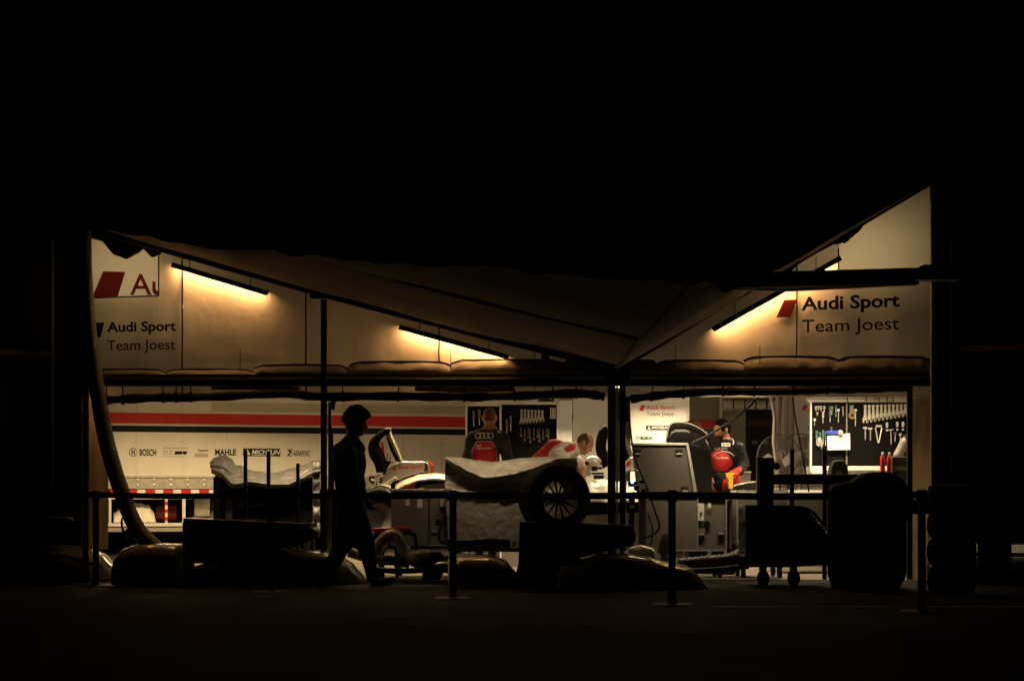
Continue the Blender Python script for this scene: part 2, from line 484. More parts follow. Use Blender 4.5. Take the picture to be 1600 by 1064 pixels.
# hanging hem flap: scallops between ties
fl = [130, 258, 398, 545, 705, 880, 960]; fr = [985, 1025, 1162, 1310, 1453]
for lst in (fl, fr):
    for a, b in zip(lst, lst[1:]):
        mb = MB()
        def fn(u, v, a=a, b=b):
            px = a + (b - a) * u; top = (578 if a < 270 else 571 if a < 420 else 566 if a < 560 else 563 if a < 900 else 560)
            if a > 970: top = 564 if a < 1100 else 558
            top += 5 * (1 - min(1, min(u, 1 - u) * 12)) - 1.5 * math.sin(u * math.pi)
            py = top + (596 - top) * v
            return P(px, py, YF - .05 - .05 * math.sin(v * math.pi) - .012 * noise.noise(Vector((px * .05, v * 3, 0))) - .008 * math.sin(px * .25 + v * 3) * (1 - min(1, min(u, 1 - u) * 6)))
        mb.grid(fn, 36, 6)
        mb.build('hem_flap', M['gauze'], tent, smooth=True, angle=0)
        mb = MB().tube([fn(i / 20, 0) + Vector((0, -.006, 0)) for i in range(21)], .007, 6)
        mb.build('flap_cord', M['ink'], tent)
# print on the canvas
def off(o): return lambda x, y: FP(x, y, o)
pr = off(.022)
text_mb('Audi Sport', 167, 503, 275, 524, pr, bold=.03, rise=2).build('lettering', M['ink'], tent)
text_mb('Team Joest', 167, 532, 274, 553, pr, bold=.006, rise=2).build('lettering', M['ink'], tent)
poly_mb([(152, 504), (163, 504), (157, 527), (140, 527)], pr).build('emblem', M['ink'], tent)
text_mb('Audi Sport', 1252, 464, 1406, 492, pr, bold=.03, rise=6).build('lettering', M['ink'], tent)
text_mb('Team Joest', 1253, 500, 1405, 526, pr, bold=.006, rise=5).build('lettering', M['ink'], tent)
poly_mb([(1225, 469), (1246, 468), (1235, 496), (1213, 496)], pr).build('emblem', M['ink_dred'], tent)

# brighter banner at the left, with a black rag of tarp over its top
bn = thing('banner', 'pale banner with dark red parallelogram and cut off lettering at top left of tent', 'banner', P(192, 465, YF - .05))
mb = MB(); mb.grid(lambda u, v: P(138 + 110 * u, (365 + 28 * u) + ((466 - 2 * u) - (365 + 28 * u)) * v, YF - .05 + .008 * noise.noise(Vector((u * 3, v * 3, 0)))), 12, 10)
mb.build('cloth', M['banner'], bn, smooth=True, angle=0)
MB().tube([P(140, 466, YF - .06), P(190, 464, YF - .06), P(248, 462, YF - .06)], .007, 6).build('hem', M['ink'], bn)
MB().tube([P(248, 396, YF - .06), P(248, 463, YF - .06)], .007, 6).build('hem', M['ink'], bn)
bf = lambda x, y: P(x, y, YF - .068)
poly_mb([(161, 424), (196, 425), (184, 463), (144, 465)], bf).build('emblem', M['ink_tred'], bn)
mb = text_mb('A', 203, 428, 237, 461, bf, bold=.01)
poly_mb([(238, 440), (243, 440), (243, 452), (247, 456), (247, 461), (241, 460), (238, 454)], bf, mb)
mb.build('lettering', M['ink_tred'], bn)
mb = MB()
def rag(u, v):
    px = 140 + 112 * u
    bot = interp([(140, 372), (158, 376), (180, 399), (198, 405), (215, 396), (224, 389), (238, 402), (252, 397)], px)
    top = roofL(px) - 4
    return P(px, top + (bot - top) * v, YF - .12 - .06 * math.sin(v * 3) - .03 * noise.noise(Vector((px * .08, v * 3, 0))))
mb.grid(rag, 40, 8)
tag(mb.build('rolled_tarp', M['black_canvas'], None, smooth=True, angle=0, solid=.01), 'crumpled black tarp sagging over the top of the pale banner', 'tarp')

# pale panel at top right
pn = thing('banner', 'plain pale grey panel under the steep right canopy edge at top right', 'banner', P(1380, 425, YF - .05))
mb = MB(); mb.grid(lambda u, v: P(1311 + 142 * u, (roofR(1311 + 142 * u) - 3) * (1 - v) + 432 * v, YF - .05 + .010 * noise.noise(Vector((u * 4, v * 4, 9)))), 14, 12)
mb.build('cloth', M['banner'], pn, smooth=True, angle=0)
MB().tube([P(1310, 388, YF - .06), P(1310, 430, YF - .06)], .008, 6).build('hem', M['ink'], pn)

# ------------------------------------------------------------------ tent frame
fr_ = thing('tent_frame', 'dark steel tent frame with long eaves beam and slim uprights', 'tent frame', base(790, 16.6))
def post(px, w, y0, y1, Y, m='dark_steel', d=.07):
    MB().pbox(px - w / 2, y0, px + w / 2, y1, Y, d).build('post', M[m], fr_, bevel=.004)
post(505.5, 9, 468, 905, 16.55)
post(515, 5, 628, 905, 16.68, 'alu_dull', .03)
post(956, 12, 566, 905, 16.5)
post(964.2, 3, 600, 905, 16.62, 'alu_dull', .02)
post(973, 9, 566, 905, 16.5)
post(133, 8, 352, 905, 16.55, d=.06)
post(1457, 4, 270, 905, 16.4, 'alu_dull', .03)
post(1462, 5, 270, 905, 16.38, d=.06)
post(1438, 0.1, 600, 601, 16.5)
mb = MB().pbox(124, 592, 1456, 603, 16.5, .08); mb.build('eaves_beam', M['dark_steel'], fr_, bevel=.006)
MB().pbox(124, 585, 1452, 588, 16.62, .03).build('tension_cable', M['dark_steel'], fr_)
MB().pbox(484, 452, 508, 466, 16.5, .08).build('joint_box', M['dark_steel'], fr_, bevel=.01)
MB().pbox(846, 545, 858, 560, 16.5, .06).build('joint_box', M['dark_steel'], fr_, bevel=.01)
MB().pbox(944, 562, 986, 596, 16.42, .12).build('joint_box', M['dark_steel'], fr_, bevel=.02)
MB().pbox(1418, 600, 1426, 905, 16.62, .04).build('post', M['dark_steel'], fr_)

# rolled up tarps tied under the beam
def roll(pts, r, label, straps, Y=16.62):
    t = thing('rolled_tarp', label, 'tarp', P(sum(p[0] for p in pts) / len(pts), pts[0][1], Y), group='rolled tarps tied below the eaves beam')
    cp = catmull([P(x, y, Y) for x, y in pts], 10)
    n = len(cp); rs = [r * (1 + .22 * noise.noise(Vector((i * .35, 2, 5))) + .1 * math.sin(i * .9)) for i in range(n)]
    MB().tube(cp, rs, 14).build('roll', M['black_canvas'], t, smooth=True, angle=0)
    for sx in straps:
        j = random.uniform(-5, 5)
        y = interp(pts, sx)
        MB().tube([P(sx + j, 594, Y - .01), P(sx + j * .3, (594 + y) / 2, Y - .03), P(sx, y - 2, Y - r)], .007, 6).build('tie', M['ink'], t)
        MB().lathe([(r * 1.22, -.012), (r * 1.26, 0), (r * 1.22, .012)], P(sx, y, Y), (1, 0, .02), 14).build('strap', M['black'], t)
roll([(152, 626), (230, 622), (330, 620), (440, 615), (500, 620), (600, 619), (700, 620), (800, 619), (900, 615), (945, 620)], .045,
     'long wavy black rolled tarp tied under the beam on the left bay', [166, 192, 255, 275, 298, 536, 622, 725, 804, 864, 900])
roll([(985, 624), (1040, 617), (1120, 612), (1200, 612), (1300, 609), (1360, 608), (1424, 605)], .042,
     'shorter black rolled tarp tied under the beam on the right bay', [1018, 1068, 1130, 1178, 1240, 1292, 1318])
# canvas flap piece visible in the slot
mb = MB(); mb.grid(lambda u, v: P(648 + 154 * u, 599 + 12 * v + 2 * math.sin(u * 3.1), 16.66 + .01 * math.sin(u * 20)), 20, 3)
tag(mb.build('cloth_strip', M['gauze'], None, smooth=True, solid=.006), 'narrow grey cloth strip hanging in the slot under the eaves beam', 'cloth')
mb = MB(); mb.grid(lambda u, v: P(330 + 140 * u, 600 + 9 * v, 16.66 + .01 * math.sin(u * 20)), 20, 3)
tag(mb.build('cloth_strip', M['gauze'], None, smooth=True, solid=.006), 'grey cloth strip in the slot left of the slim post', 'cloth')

# ------------------------------------------------------------------ canopies reaching forward of the tent front
XL = P(138, 0, 16.5).x; XV = P(960, 0, 16.5).x; XR = P(1456, 0, 16.5).x
zl = lambda X: EYE + (HZ - roofL(800 + X * F / 16.5)) / F * 16.5
zr = lambda X: EYE + (HZ - roofR(800 + X * F / 16.5)) / F * 16.5
edgeL = [(-4.9, 16.3), (-4.2, 16.1), (-2.8, 14.6), (-1.43, 12.7), (0, 10.8), (1.06, 9.7)]
edgeR = [(1.06, 9.7), (2.0, 14.2), (2.8, 15.6), (4.35, 16.25)]
cl = thing('canopy', 'broad brown grey canvas canopy sloping down from the left towards the middle posts', 'canopy', (-2, 16.5, 2.2))
mb = MB()
def fL(u, v):
    X = XL + (XV - XL) * u; yf = interp(edgeL, X); Y = 16.45 + (yf - 16.45) * v
    sag = .05 * math.sin(min(1, (16.45 - Y) / 2.9 % 1) * math.pi) * min(1, (16.45 - yf))
    return (X, Y, zl(X) - sag * .8 + .03 * noise.noise(Vector((X * .8, Y * .8, 0))) + .009 * noise.noise(Vector((X * 1.2, Y * 5, 2))) + (.05 * noise.noise(Vector((X * 3, 0, 7))) - .03) * v ** 3)
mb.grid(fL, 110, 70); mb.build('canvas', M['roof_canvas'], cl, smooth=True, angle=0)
MB().tube([(x, 16.42, zl(x) - .01) for x in np.linspace(XL, XV, 24)], .044, 10).build('edge_tube', M['dark_steel'], cl, smooth=True)
for yy in (13.45, 11.15):
    xs = [x for x in np.linspace(XL, XV, 60) if interp(edgeL, x) < yy]
    MB().tube([(x, yy, zl(x) - .012) for x in xs], .020, 8).build('batten', M['batten'], cl, smooth=True)
MB().tube([(XV + .02, y, zl(XV) - .02) for y in (16.45, 9.7)], .03, 8).build('valley_tube', M['batten'], cl, smooth=True)
cr = thing('canopy', 'steep canvas canopy rising from the middle posts to the right corner', 'canopy', (2, 16.5, 2.2))
mb = MB()
def fR(u, v):
    X = XV + .03 + (XR - XV) * u; yf = interp(edgeR, X); Y = 16.45 + (yf - 16.45) * v
    return (X, Y, zr(X) - .02 + .03 * noise.noise(Vector((X * 1.2, Y * .8, 4))))
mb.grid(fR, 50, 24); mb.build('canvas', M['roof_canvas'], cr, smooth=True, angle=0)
MB().tube([(x, 16.42, zr(x) - .0) for x in np.linspace(XV, XR, 24)], .036, 8).build('edge_tube', M['dark_steel'], cr, smooth=True)
# ragged black skirt on the right edge
mb = MB()
def fS(u, v):
    px = 1225 + 228 * u; t = roofR(px) - 16
    low = interp([(1225, 10), (1262, 4), (1300, 7), (1322, 16), (1345, 10), (1352, 3), (1400, 5), (1453, 6)], px) + 2.2 * noise.noise(Vector((px * .22, 0, 0)))
    return P(px, t + (low + 16) * v, 16.32 + .03 * noise.noise(Vector((px * .05, v * 2, 0))))
mb.grid(fS, 70, 5); mb.build('skirt', M['black_canvas'], cr, smooth=True, angle=0, solid=.008)

# ------------------------------------------------------------------ batten lamps hung under the canopy edges
def lamp(px0, py0, px1, py1, label, watts):
    a = P(px0, py0, YF - .105); b = P(px1, py1, YF - .105); d = (b - a); L = d.length; d.normalize()
    t = thing('batten_lamp', label, 'lamp', (a + b) / 2, group='batten lamps along the canopy edges')
    n = Vector((-d.z, 0, d.x)); n = n if n.z > 0 else -n
    # housing: gutter open towards the wall below
    mb = MB()
    q = [(-.020, -.034), (-.026, .016), (.050, .024), (.068, .008), (.062, .004), (.046, .014), (-.014, .010), (-.012, -.034)]
    ring = lambda o: [o + Vector((0, y, 0)) + n * z for y, z in q]
    mb.prism(ring(a), b - a); mb.build('housing', M['dark_steel'], t)
    for e in (a, b):
        MB().prism([e + Vector((0, y, 0)) + n * z for y, z in ((-.022, -.034), (-.026, .018), (.052, .026), (.068, .008), (.03, -.026))], d * .008).build('end_cap', M['dark_steel'], t)
    MB().tube([a + d * .03 + Vector((0, .01, 0)), b - d * .03 + Vector((0, .01, 0))], .013, 10).build('tube', M['tube'], t, smooth=True)
    for f in (.18, .82):
        c = a + (b - a) * f + n * .02
        MB().tube([c, c + Vector((0, -.01, .13))], .005, 6).build('hanger', M['dark_steel'], t)
    ld = bpy.data.lights.new('lamp_light', 'AREA'); ld.shape = 'RECTANGLE'; ld.size = L * .94; ld.size_y = .03
    ld.energy = watts * L; ld.color = LAMP_WARM; ld.spread = R(176)
    lo = bpy.data.objects.new('lamp_light', ld); C.objects.link(lo)
    z = -(Vector((0, .42, 0)) - n * .91).normalized()     # lamp shines along -z of this frame
    x = d; y = z.cross(x).normalized(); x = y.cross(z)
    W_ = Matrix.Translation((a + b) / 2 + Vector((0, .028, 0)) - n * .004) @ Matrix((x, y, z)).transposed().to_4x4()
    lo.parent = t; lo.matrix_basis = Matrix.Translation(-Vector(t.location)) @ W_
lamp(269, 413, 417, 457, 'lit batten lamp high on the left, above the first canvas panels', P_FRONT)
lamp(624, 510, 794, 557, 'lit batten lamp low in the middle, just over the flap', P_FRONT)
lamp(1114, 514, 1312, 403, 'lit batten lamp climbing steeply beside the right lettering', P_FRONT)

# awning arm of the lorry on the right
aw = thing('awning_arm', 'long dark horizontal arm crossing in front of the right canopy edge', 'pole', P(1260, 440, 14))
MB().prism([P(1080, 428, 14.2), P(1437, 418, 13.6), P(1437, 444, 13.6), P(1240, 454, 14.0), P(1080, 452, 14.2)], (0, .09, 0)).build('arm', M['black'], aw, bevel=.006)
MB().prism([P(1443, 413, 13.5), P(1500, 414, 13.5), P(1500, 437, 13.5), P(1434, 437, 13.5), P(1434, 424, 13.5)], (0, .14, 0)).build('sleeve', M['alu_dull'], aw, bevel=.008)
MB().prism([P(1500, 414, 13.52), P(1590, 414, 13.52), P(1540, 427, 13.52), P(1500, 434, 13.52)], (0, .1, 0)).build('bracket', M['dark_steel'], aw, bevel=.006)

# ------------------------------------------------------------------ interior tent shell, its lamps and added unseen fill lamps
sh = thing('tent_shell', 'white canvas roof and rear walls of the tent behind the front panels', 'tent', (0, 21, 0))
mb = MB()
def rfn(u, v):
    px = 128 + (1455 - 128) * u; p_ = P(px, (roofL(px) if px < 966 else roofR(px)) + 2, YF)
    return Vector((p_.x, YF + .05 + 9.4 * v, p_.z - .02))
mb.grid(rfn, 60, 6); mb.build('roof', M['canvas'], sh, smooth=True, angle=0)
MB().prism([(-4.53, 16.95, 0), (-6.2, 23.9, 0), (-6.2, 23.9, 3.6), (-4.53, 16.95, 3.6)], (.03, 0, 0)).build('side_wall', M['white_panel'], sh)  # unseen wall added slantwise to keep lamp light off the trailer's left end
MB().prism([(4.42, 16.95, 0), (5.55, 21.0, 0), (5.55, 21.0, 4.0), (4.42, 16.95, 4.0)], (.03, 0, 0)).build('side_wall', M['white_panel'], sh)
MB().bb((4.4, 21.0, 0), (5.6, 21.05, 3.6)).build('rear_wall', M['white_panel'], sh)
MB().bb((-.9, 26.3, 0), (5.0, 26.35, 2.1)).build('rear_wall', M['olive'], sh)
def tlamp(X, Y, Z, L, w, i, col=None, spread=118, tilt=0):
    t = thing('tube_lamp', ['tube lamp hung inside the tent before the left part of the trailer', 'tube lamp hung inside the tent before the middle of the trailer', 'tube lamp hung inside the tent above the left tool cabinet', 'tube lamp hung inside the tent above the middle posts', 'tube lamp hung inside the tent above the bearded man', 'tube lamp hung inside the tent above the right tool board', 'tube lamp hung inside the tent above the left racing car', 'tube lamp hung inside the tent above the open flight case', 'tube lamp hung inside the tent above the white sponsor boards', 'added fill lamp behind the left part of the eaves beam', 'added fill lamp behind the middle of the eaves beam', 'added fill lamp behind the right part of the eaves beam', 'added back light behind the pale banner at top left', 'added back light behind the pale panel at top right', 'added back light behind the middle of the canvas wall', 'added back light behind the left side curtain', 'added unseen lamp behind the right lorry'][i], 'lamp', (X, Y, Z), group='tube lamps inside the tent')
    MB().bb((X - L / 2, Y - .06, Z + .02), (X + L / 2, Y + .06, Z + (.03 if 9 <= i <= 11 else .06))).build('housing', M['black'] if 9 <= i <= 11 else M['white_panel'], t)
    MB().tube([(X - L / 2 + .02, Y, Z), (X + L / 2 - .02, Y, Z)], .014, 8).build('tube', M['tube'] if 9 <= i <= 11 else M['tube_in'], t)
    for s in (-.4, .4): MB().tube([(X + s * L, Y, Z + .06), (X + s * L, Y, Z + .5)], .004, 5).build('hanger', M['dark_steel'], t)
    ld = bpy.data.lights.new('lamp_light', 'AREA'); ld.shape = 'RECTANGLE'; ld.size = L; ld.size_y = .06
    ld.energy = w; ld.color = col or LAMP_IN; ld.spread = R(spread)
    lo = bpy.data.objects.new('lamp_light', ld); C.objects.link(lo); lo.parent = t; lo.location = (0, 0, -.02); lo.rotation_euler = (R(tilt), 0, 0)
for i, (X, Y, Z, w, cc, sp, ti) in enumerate([(-4.6, 22.2, 2.6, 3.3, LAMP_YEL, 150, 0), (-2.7, 22.2, 2.55, 2.7, LAMP_YEL, 150, 0), (-.5, 20.9, 2.36, 1.3, None, 150, 0), (0.9, 19.2, 2.2, 1.6, None, 120, 0), (2.4, 19.9, 2.3, 1.1, None, 120, 0), (3.6, 18.0, 2.3, 1.7, None, 130, 8),
                                  (-1.2, 18.9, 2.2, 1.3, LAMP_YEL, 118, 0), (1.7, 17.7, 2.2, .4, None, 112, 0), (1.9, 20.0, 2.4, 1.2, None, 120, 0),
                                  (-2.4, 16.715, 1.935, .15, LAMP_IN, 80, 38), (-0.2, 16.715, 1.935, .09, LAMP_IN, 80, 38), (2.15, 16.715, 1.955, .22, LAMP_IN, 80, 38),  # unseen fill lamps added to brighten the case and cart fronts
                                  (-3.95, 17.9, 3.0, .27, LAMP_YEL, 110, -112), (3.5, 17.8, 3.1, .25, LAMP_YEL, 100, -118), (-1.6, 17.9, 2.35, .08, LAMP_WARM, 120, -112), (-4.46, 17.3, 1.95, .05, LAMP_WARM, 120, -62), (7.0, 22.0, 1.3, .10, LAMP_IN, 100, 30)]):  # added unseen lamps back-light banner, panel, canvas and curtain, and light the lorry sheet
    tlamp(X, Y, Z, .16 if i == 15 else 1.1, P_IN * w, i, cc, sp, ti)

# ------------------------------------------------------------------ transporter trailer at the back left
BB = .2657; AA = 25.594
def T(px, py, o=0.0):
    Y = AA / (1 - BB * (px - 800) / F) ; p = P(px, py, Y); return p + Vector((BB, -1, 0)).normalized() * o
tr = thing('transporter_trailer', 'long white transporter trailer with red and navy stripes and sponsor print', 'trailer', T(400, 0).xy.to_3d())
def tq(x0, y0, x1, y1, o=0.0, d=.03, name=None, m=None, parent=tr, bevel=0):
    # slab lying on the trailer side. rows are given at px 450 and follow the perspective of the side
    k = lambda x: T(x, 773).y / T(450, 773).y
    z = lambda y: EYE + (HZ - y) / F * T(450, 773).y
    a = T(x0, 773); b = T(x1, 773); n = Vector((BB, -1, 0)).normalized()
    pts = [Vector((a.x, a.y, z(y1))), Vector((b.x, b.y, z(y1))), Vector((b.x, b.y, z(y0))), Vector((a.x, a.y, z(y0)))]
    mb = MB().prism([p + n * o for p in pts], -n * d)
    return mb.build(name, m, parent, bevel=bevel)
def TT(x, y, o=.012):      # a point on the side, row given at px 450
    Yr = T(450, 773).y; p = T(x, 773); n = Vector((BB, -1, 0)).normalized()
    return Vector((p.x, p.y, EYE + (HZ - y) / F * Yr)) + n * o
ed = [88, 150, 213, 285, 355, 425, 495, 565, 630, 690, 742]
for a, b in zip(ed, ed[1:]):
    tq(a + .15, 500 if b < 160 else 612, b - .15, 745, 0, .04, 'side_panel', M['white_paint'])
tq(88, 612, 742, 745, -.05, .05, 'backing', M['ink_grey'])
tq(88, 648, 728, 664.5, .006, .005, 'red_stripe', M['red_paint'])
tq(88, 667.5, 728, 677, .006, .005, 'navy_stripe', M['navy'])
tq(160, 746, 742, 764, .012, .05, 'lower_rail', M['alu_dull'], bevel=.004)
tq(160, 744, 742, 747, .03, .05, 'rail_lip', M['alu_dull'])
tq(330, 630, 728, 644, .004, .003, 'tinted_patch', mat('tinted_trailer_paint', (.50, .48, .38), .4, var=.1))
for i, x in enumerate(range(172, 340, 14)):
    tq(x, 765, x + (15 if i % 2 == 0 else 13.2), 770.5, .014, .01, 'reflector', M['red_paint'] if i % 2 == 0 else M['paper'])
mb = MB()
for x in (603, 630, 660, 690, 213, 285):
    for y in range(634, 742, 4):
        if 645 < y < 680: continue
        mb.lathe([(.012, 0), (.009, .008), (0, .01)], TT(x, y, .0), (BB, -1, 0), 6)
mb.build('rivets', M['alu'], tr, stuff=True)
for x in range(215, 340, 26):
    for y in (750, 758): MB().lathe([(.022, 0), (.02, .012), (0, .016)], TT(x, y, .012), (BB, -1, 0), 8).build('bolt', M['alu'], tr)
# sponsor print
t1 = lambda x, y: TT(x, y, .004)
Pn = lambda: None
k0 = tr
ring_mb(203 + 5, 708, 6.5, 1.0, t1).build('emblem', M['ink'], tr)
mb = poly_mb([(205.5, 704), (207, 704), (207, 712), (205.5, 712)], t1); poly_mb([(209, 704), (210.5, 704), (210.5, 712), (209, 712)], t1, mb)
poly_mb([(207, 707.3), (209, 707.3), (209, 708.7), (207, 708.7)], t1, mb); mb.build('emblem', M['ink'], tr)
text_mb('BOSCH', 218, 703, 244, 713.5, t1, bold=.03).build('lettering', M['ink'], tr)
mb = MB()
for (a, b, c, d) in ((254, 701, 294, 701.8), (254, 713.6, 290, 714.2)): poly_mb([(a, b), (c, b), (c - .5, d), (a, d)], t1, mb)
mb.build('logo_frame', M['ink_grey'], tr)
text_mb('DZ', 256, 704.5, 270, 710.5, t1, bold=-.01).build('lettering', M['ink_grey'], tr)
poly_mb([(274, 706), (293, 706), (291, 711), (272, 711)], t1).build('emblem', M['ink'], tr)
text_mb('Castrol', 309, 702.5, 325, 706.5, t1, bold=.02).build('lettering', M['ink'], tr)
poly_mb([(305, 709), (325, 709), (325, 715), (303, 715)], t1).build('emblem', mat('faded_print', (.40, .38, .34), .6), tr)
text_mb('MAHLE', 336, 702, 369, 712, t1, bold=.035).build('lettering', M['ink'], tr)
poly_mb([(380, 701), (438, 701), (438, 713), (380, 713)], t1).build('emblem', M['ink'], tr)
t2 = lambda x, y: TT(x, y, .007)
text_mb('MICHELIN', 393, 703, 436, 710, t2, shear=.25, bold=.03).build('lettering', M['ink_white'], tr)
poly_mb([(383, 704), (387, 702.5), (390, 708), (391, 711), (384, 711)], t2).build('emblem', M['ink_white'], tr)
poly_mb([(394, 711), (428, 711), (427, 711.9), (394, 711.9)], t2).build('emblem', M['ink_white'], tr)
mb = poly_mb([(448, 713), (455, 701), (457, 701), (452, 709), (456, 713), (453, 713), (450.5, 711), (449.5, 713)], t1)
poly_mb([(448, 702), (452, 702), (457, 708), (457, 710)], t1, mb); mb.build('emblem', M['ink'], tr)
text_mb('AKRAPOVIC', 458, 704, 484, 712.5, t1, bold=.02, shear=.1).build('lettering', M['ink'], tr)
# open rack under the trailer
tq(165, 776, 300, 779.5, -.02, .06, 'rack_rail', M['white_paint']); tq(165, 816, 300, 821, .0, .06, 'rack_rail', M['white_paint'])
tq(165, 823, 300, 829, .0, .10, 'rack_rail', M['alu_dull'])
for x, w in ((170, 4), (258, 4), (285, 5)): tq(x, 779, x + w, 817, -.01, .05, 'rack_post', M['white_paint'])
for x, y in ((258, 783), (258, 795), (258, 807)): tq(x, y, x + 4, y + 5, .0, .04, 'reflector', M['red_paint'])
tq(165, 779, 330, 830, -1.1, .05, 'rack_back', M['black']); tq(306, 776, 330, 806, -.3, .2, 'mud_guard', M['alu_dull'])
mb = MB()
def sk(u, v):
    t = math.pi * v; px = 178 + 66 * u
    h = interp([(178, .14), (190, .22), (215, .28), (235, .25), (242, .12), (244, .02)], px)
    p = TT(px, 815, -.35); n = Vector((BB, -1, 0)).normalized()
    q = noise.noise(Vector((px * .12, v * 4, 0))) * .04 + abs(noise.noise(Vector((px * .3, v * 9, 3)))) * .03
    return p + n * (math.cos(t) * (.25 + q)) + Vector((0, 0, math.sin(t) * (h + q) + .0))
mb.grid(sk, 40, 24)
tag(mb.build('sheet_bundle', M['white_sack'], None, smooth=True, angle=0), 'crumpled white plastic bundle lying in the rack under the trailer', 'bundle')
mb = MB(); mb.lathe([(0, -.16), (.13, -.15), (.15, 0), (.13, .15), (0, .16)], TT(262, 802, -.45), (1, .2, 0), 20)
tag(mb.build('red_drum', mat('dark_red_drum', (.18, .02, .015), .5), None, smooth=True), 'dark red drum lying in the rack behind the white bundle', 'drum')
# axle wheels in the dark
for x in (350, 410):
    t = thing('trailer_wheel', 'dark trailer wheel in the shade under the %s of the covered rack' % ('left end' if x == 350 else 'middle'), 'wheel', TT(x, 820, -.5))
    MB().lathe([(.2, -.15), (.45, -.14), (.5, -.09), (.5, .09), (.45, .14), (.2, .15)], TT(x, 812, -.5), (BB, -1, 0), 28).build('tyre', M['rubber'], t, smooth=True)
    MB().lathe([(0, .02), (.1, .04), (.2, .1), (.24, .12)], TT(x, 812, -.5), (BB, -1, 0), 20).build('rim', M['alu_dull'], t, smooth=True)

# ------------------------------------------------------------------ tools, boards and panels inside
def spanner(px, y0, y1, Y, m, label, group, w=.018):
    a = P(px, y0, Y); b = P(px, y1, Y); L = a.z - b.z; h = w * .55
    mb = MB()
    mb.prism([a + Vector((-h, 0, -.02)), a + Vector((h, 0, -.02)), b + Vector((h * 1.5, 0, .03)), b + Vector((-h * 1.5, 0, .03))], (0, .008, 0))
    mb.prism([a + Vector((math.cos(t) * w * .9, -.002, -.012 + math.sin(t) * w * .9)) for t in [k * math.pi / 4 for k in range(8)]], (0, .012, 0))
    mb.prism([b + Vector((x * w * 1.5, -.002, z * w * 1.5)) for x, z in ((-.6, 1.2), (.6, 1.2), (1, .3), (.9, -1), (.4, -1.2), (.35, -.2), (-.35, -.2), (-.4, -1.2), (-.9, -1), (-1, .3))], (0, .012, 0))
    o = mb.build('spanner', m); return tag(o, label, 'spanner', group)

def driver(px, y0, y1, Y, mh, label, group, hl=.5):
    a = P(px, y0, Y); b = P(px, y1, Y); L = a.z - b.z
    t = thing('screwdriver', label, 'screwdriver', b, group)
    MB().lathe([(0, L), (.013, L), (.016, L * .9), (.013, L * .7), (.016, L * hl), (.008, L * hl - .01), (0, L * hl - .01)], b, (0, 0, 1), 8).build('handle', mh, t)
    MB().tube([b, b + Vector((0, 0, L * hl))], .005, 6).build('blade', M['chrome'], t)

ORD = ['first', 'second', 'third', 'fourth', 'fifth', 'sixth', 'seventh', 'eighth', 'ninth', 'tenth', 'eleventh', 'twelfth']
# left tool cabinet
YC = 20.0
cb = thing('tool_cabinet', 'open white tool cabinet with black tool walls behind the man in charcoal', 'cabinet', base(800, YC))
MB().pbox(729, 633, 782, 800, YC + .05, .05).build('tool_wall', M['tool_black'], cb)
MB().pbox(784, 631, 870, 800, YC + .05, .05).build('tool_wall', M['tool_black'], cb)
for x0, y0, x1, y1 in ((727, 632, 730, 900), (780.5, 630, 783.5, 900), (870, 627, 873, 900), (727, 631, 783, 634), (778, 627.5, 873, 631.5)):
    MB().pbox(x0, y0, x1, y1, YC - .06, .16).build('frame', M['white_panel'], cb, bevel=.003)
MB().pbox(873, 626, 894, 900, YC - .02, .04).build('door', M['white_panel'], cb, bevel=.004)
MB().pbox(727, 800, 894, 900, YC - .02, .5).build('drawer_block', M['case'], cb, bevel=.004)
for i in range(7):
    spanner(815 + i * 5.4, 640 + i * .2, 659 - i * .6, YC + .02, M['alu_dull'], '%s steel spanner from the left in the upper row of the left tool cabinet' % ORD[i], 'upper row of spanners in the left cabinet')
for i in range(10):
    spanner(814 + i * 4.8 + (i % 3), 668 + (i % 2) * 2, 680 + (i * 7 % 11), YC + .02, M['dim_steel'], '%s small tool from the left in the lower row of the left tool cabinet' % ORD[i], 'lower row of small tools in the left cabinet', .010)
for n_, (x, y) in enumerate(((740, 642), (749, 640), (792, 655), (798, 650))):
    driver(x, y, y + 24, YC + .02, M['ink_grey'], '%s grey screwdriver from the left in the left tool cabinet' % ORD[n_], 'screwdrivers in the left cabinet')
t = thing('socket_rack', 'small steel socket rack at the right end of the upper spanner row', 'tool rack', P(864, 650, YC))
MB().pbox(859, 637, 869, 639, YC, .04).build('bar', M['alu_dull'], t); MB().pbox(859, 652, 869, 654, YC, .04).build('bar', M['alu_dull'], t)
for i in range(4): MB().tube([P(860.5 + i * 2.4, 639, YC + .02), P(860.5 + i * 2.4, 652, YC + .02)], .006, 6).build('socket', M['chrome'], t)
lb = thing('ceiling_fan_cap', 'small black dome cap on top of the left tool cabinet', 'cap', P(853, 627, YC))
MB().lathe([(.11, 0), (.10, .02), (.04, .04), (0, .045)], P(853, 627, YC + .04), (0, 0, 1), 18).build('dome', M['black'], lb, smooth=True)

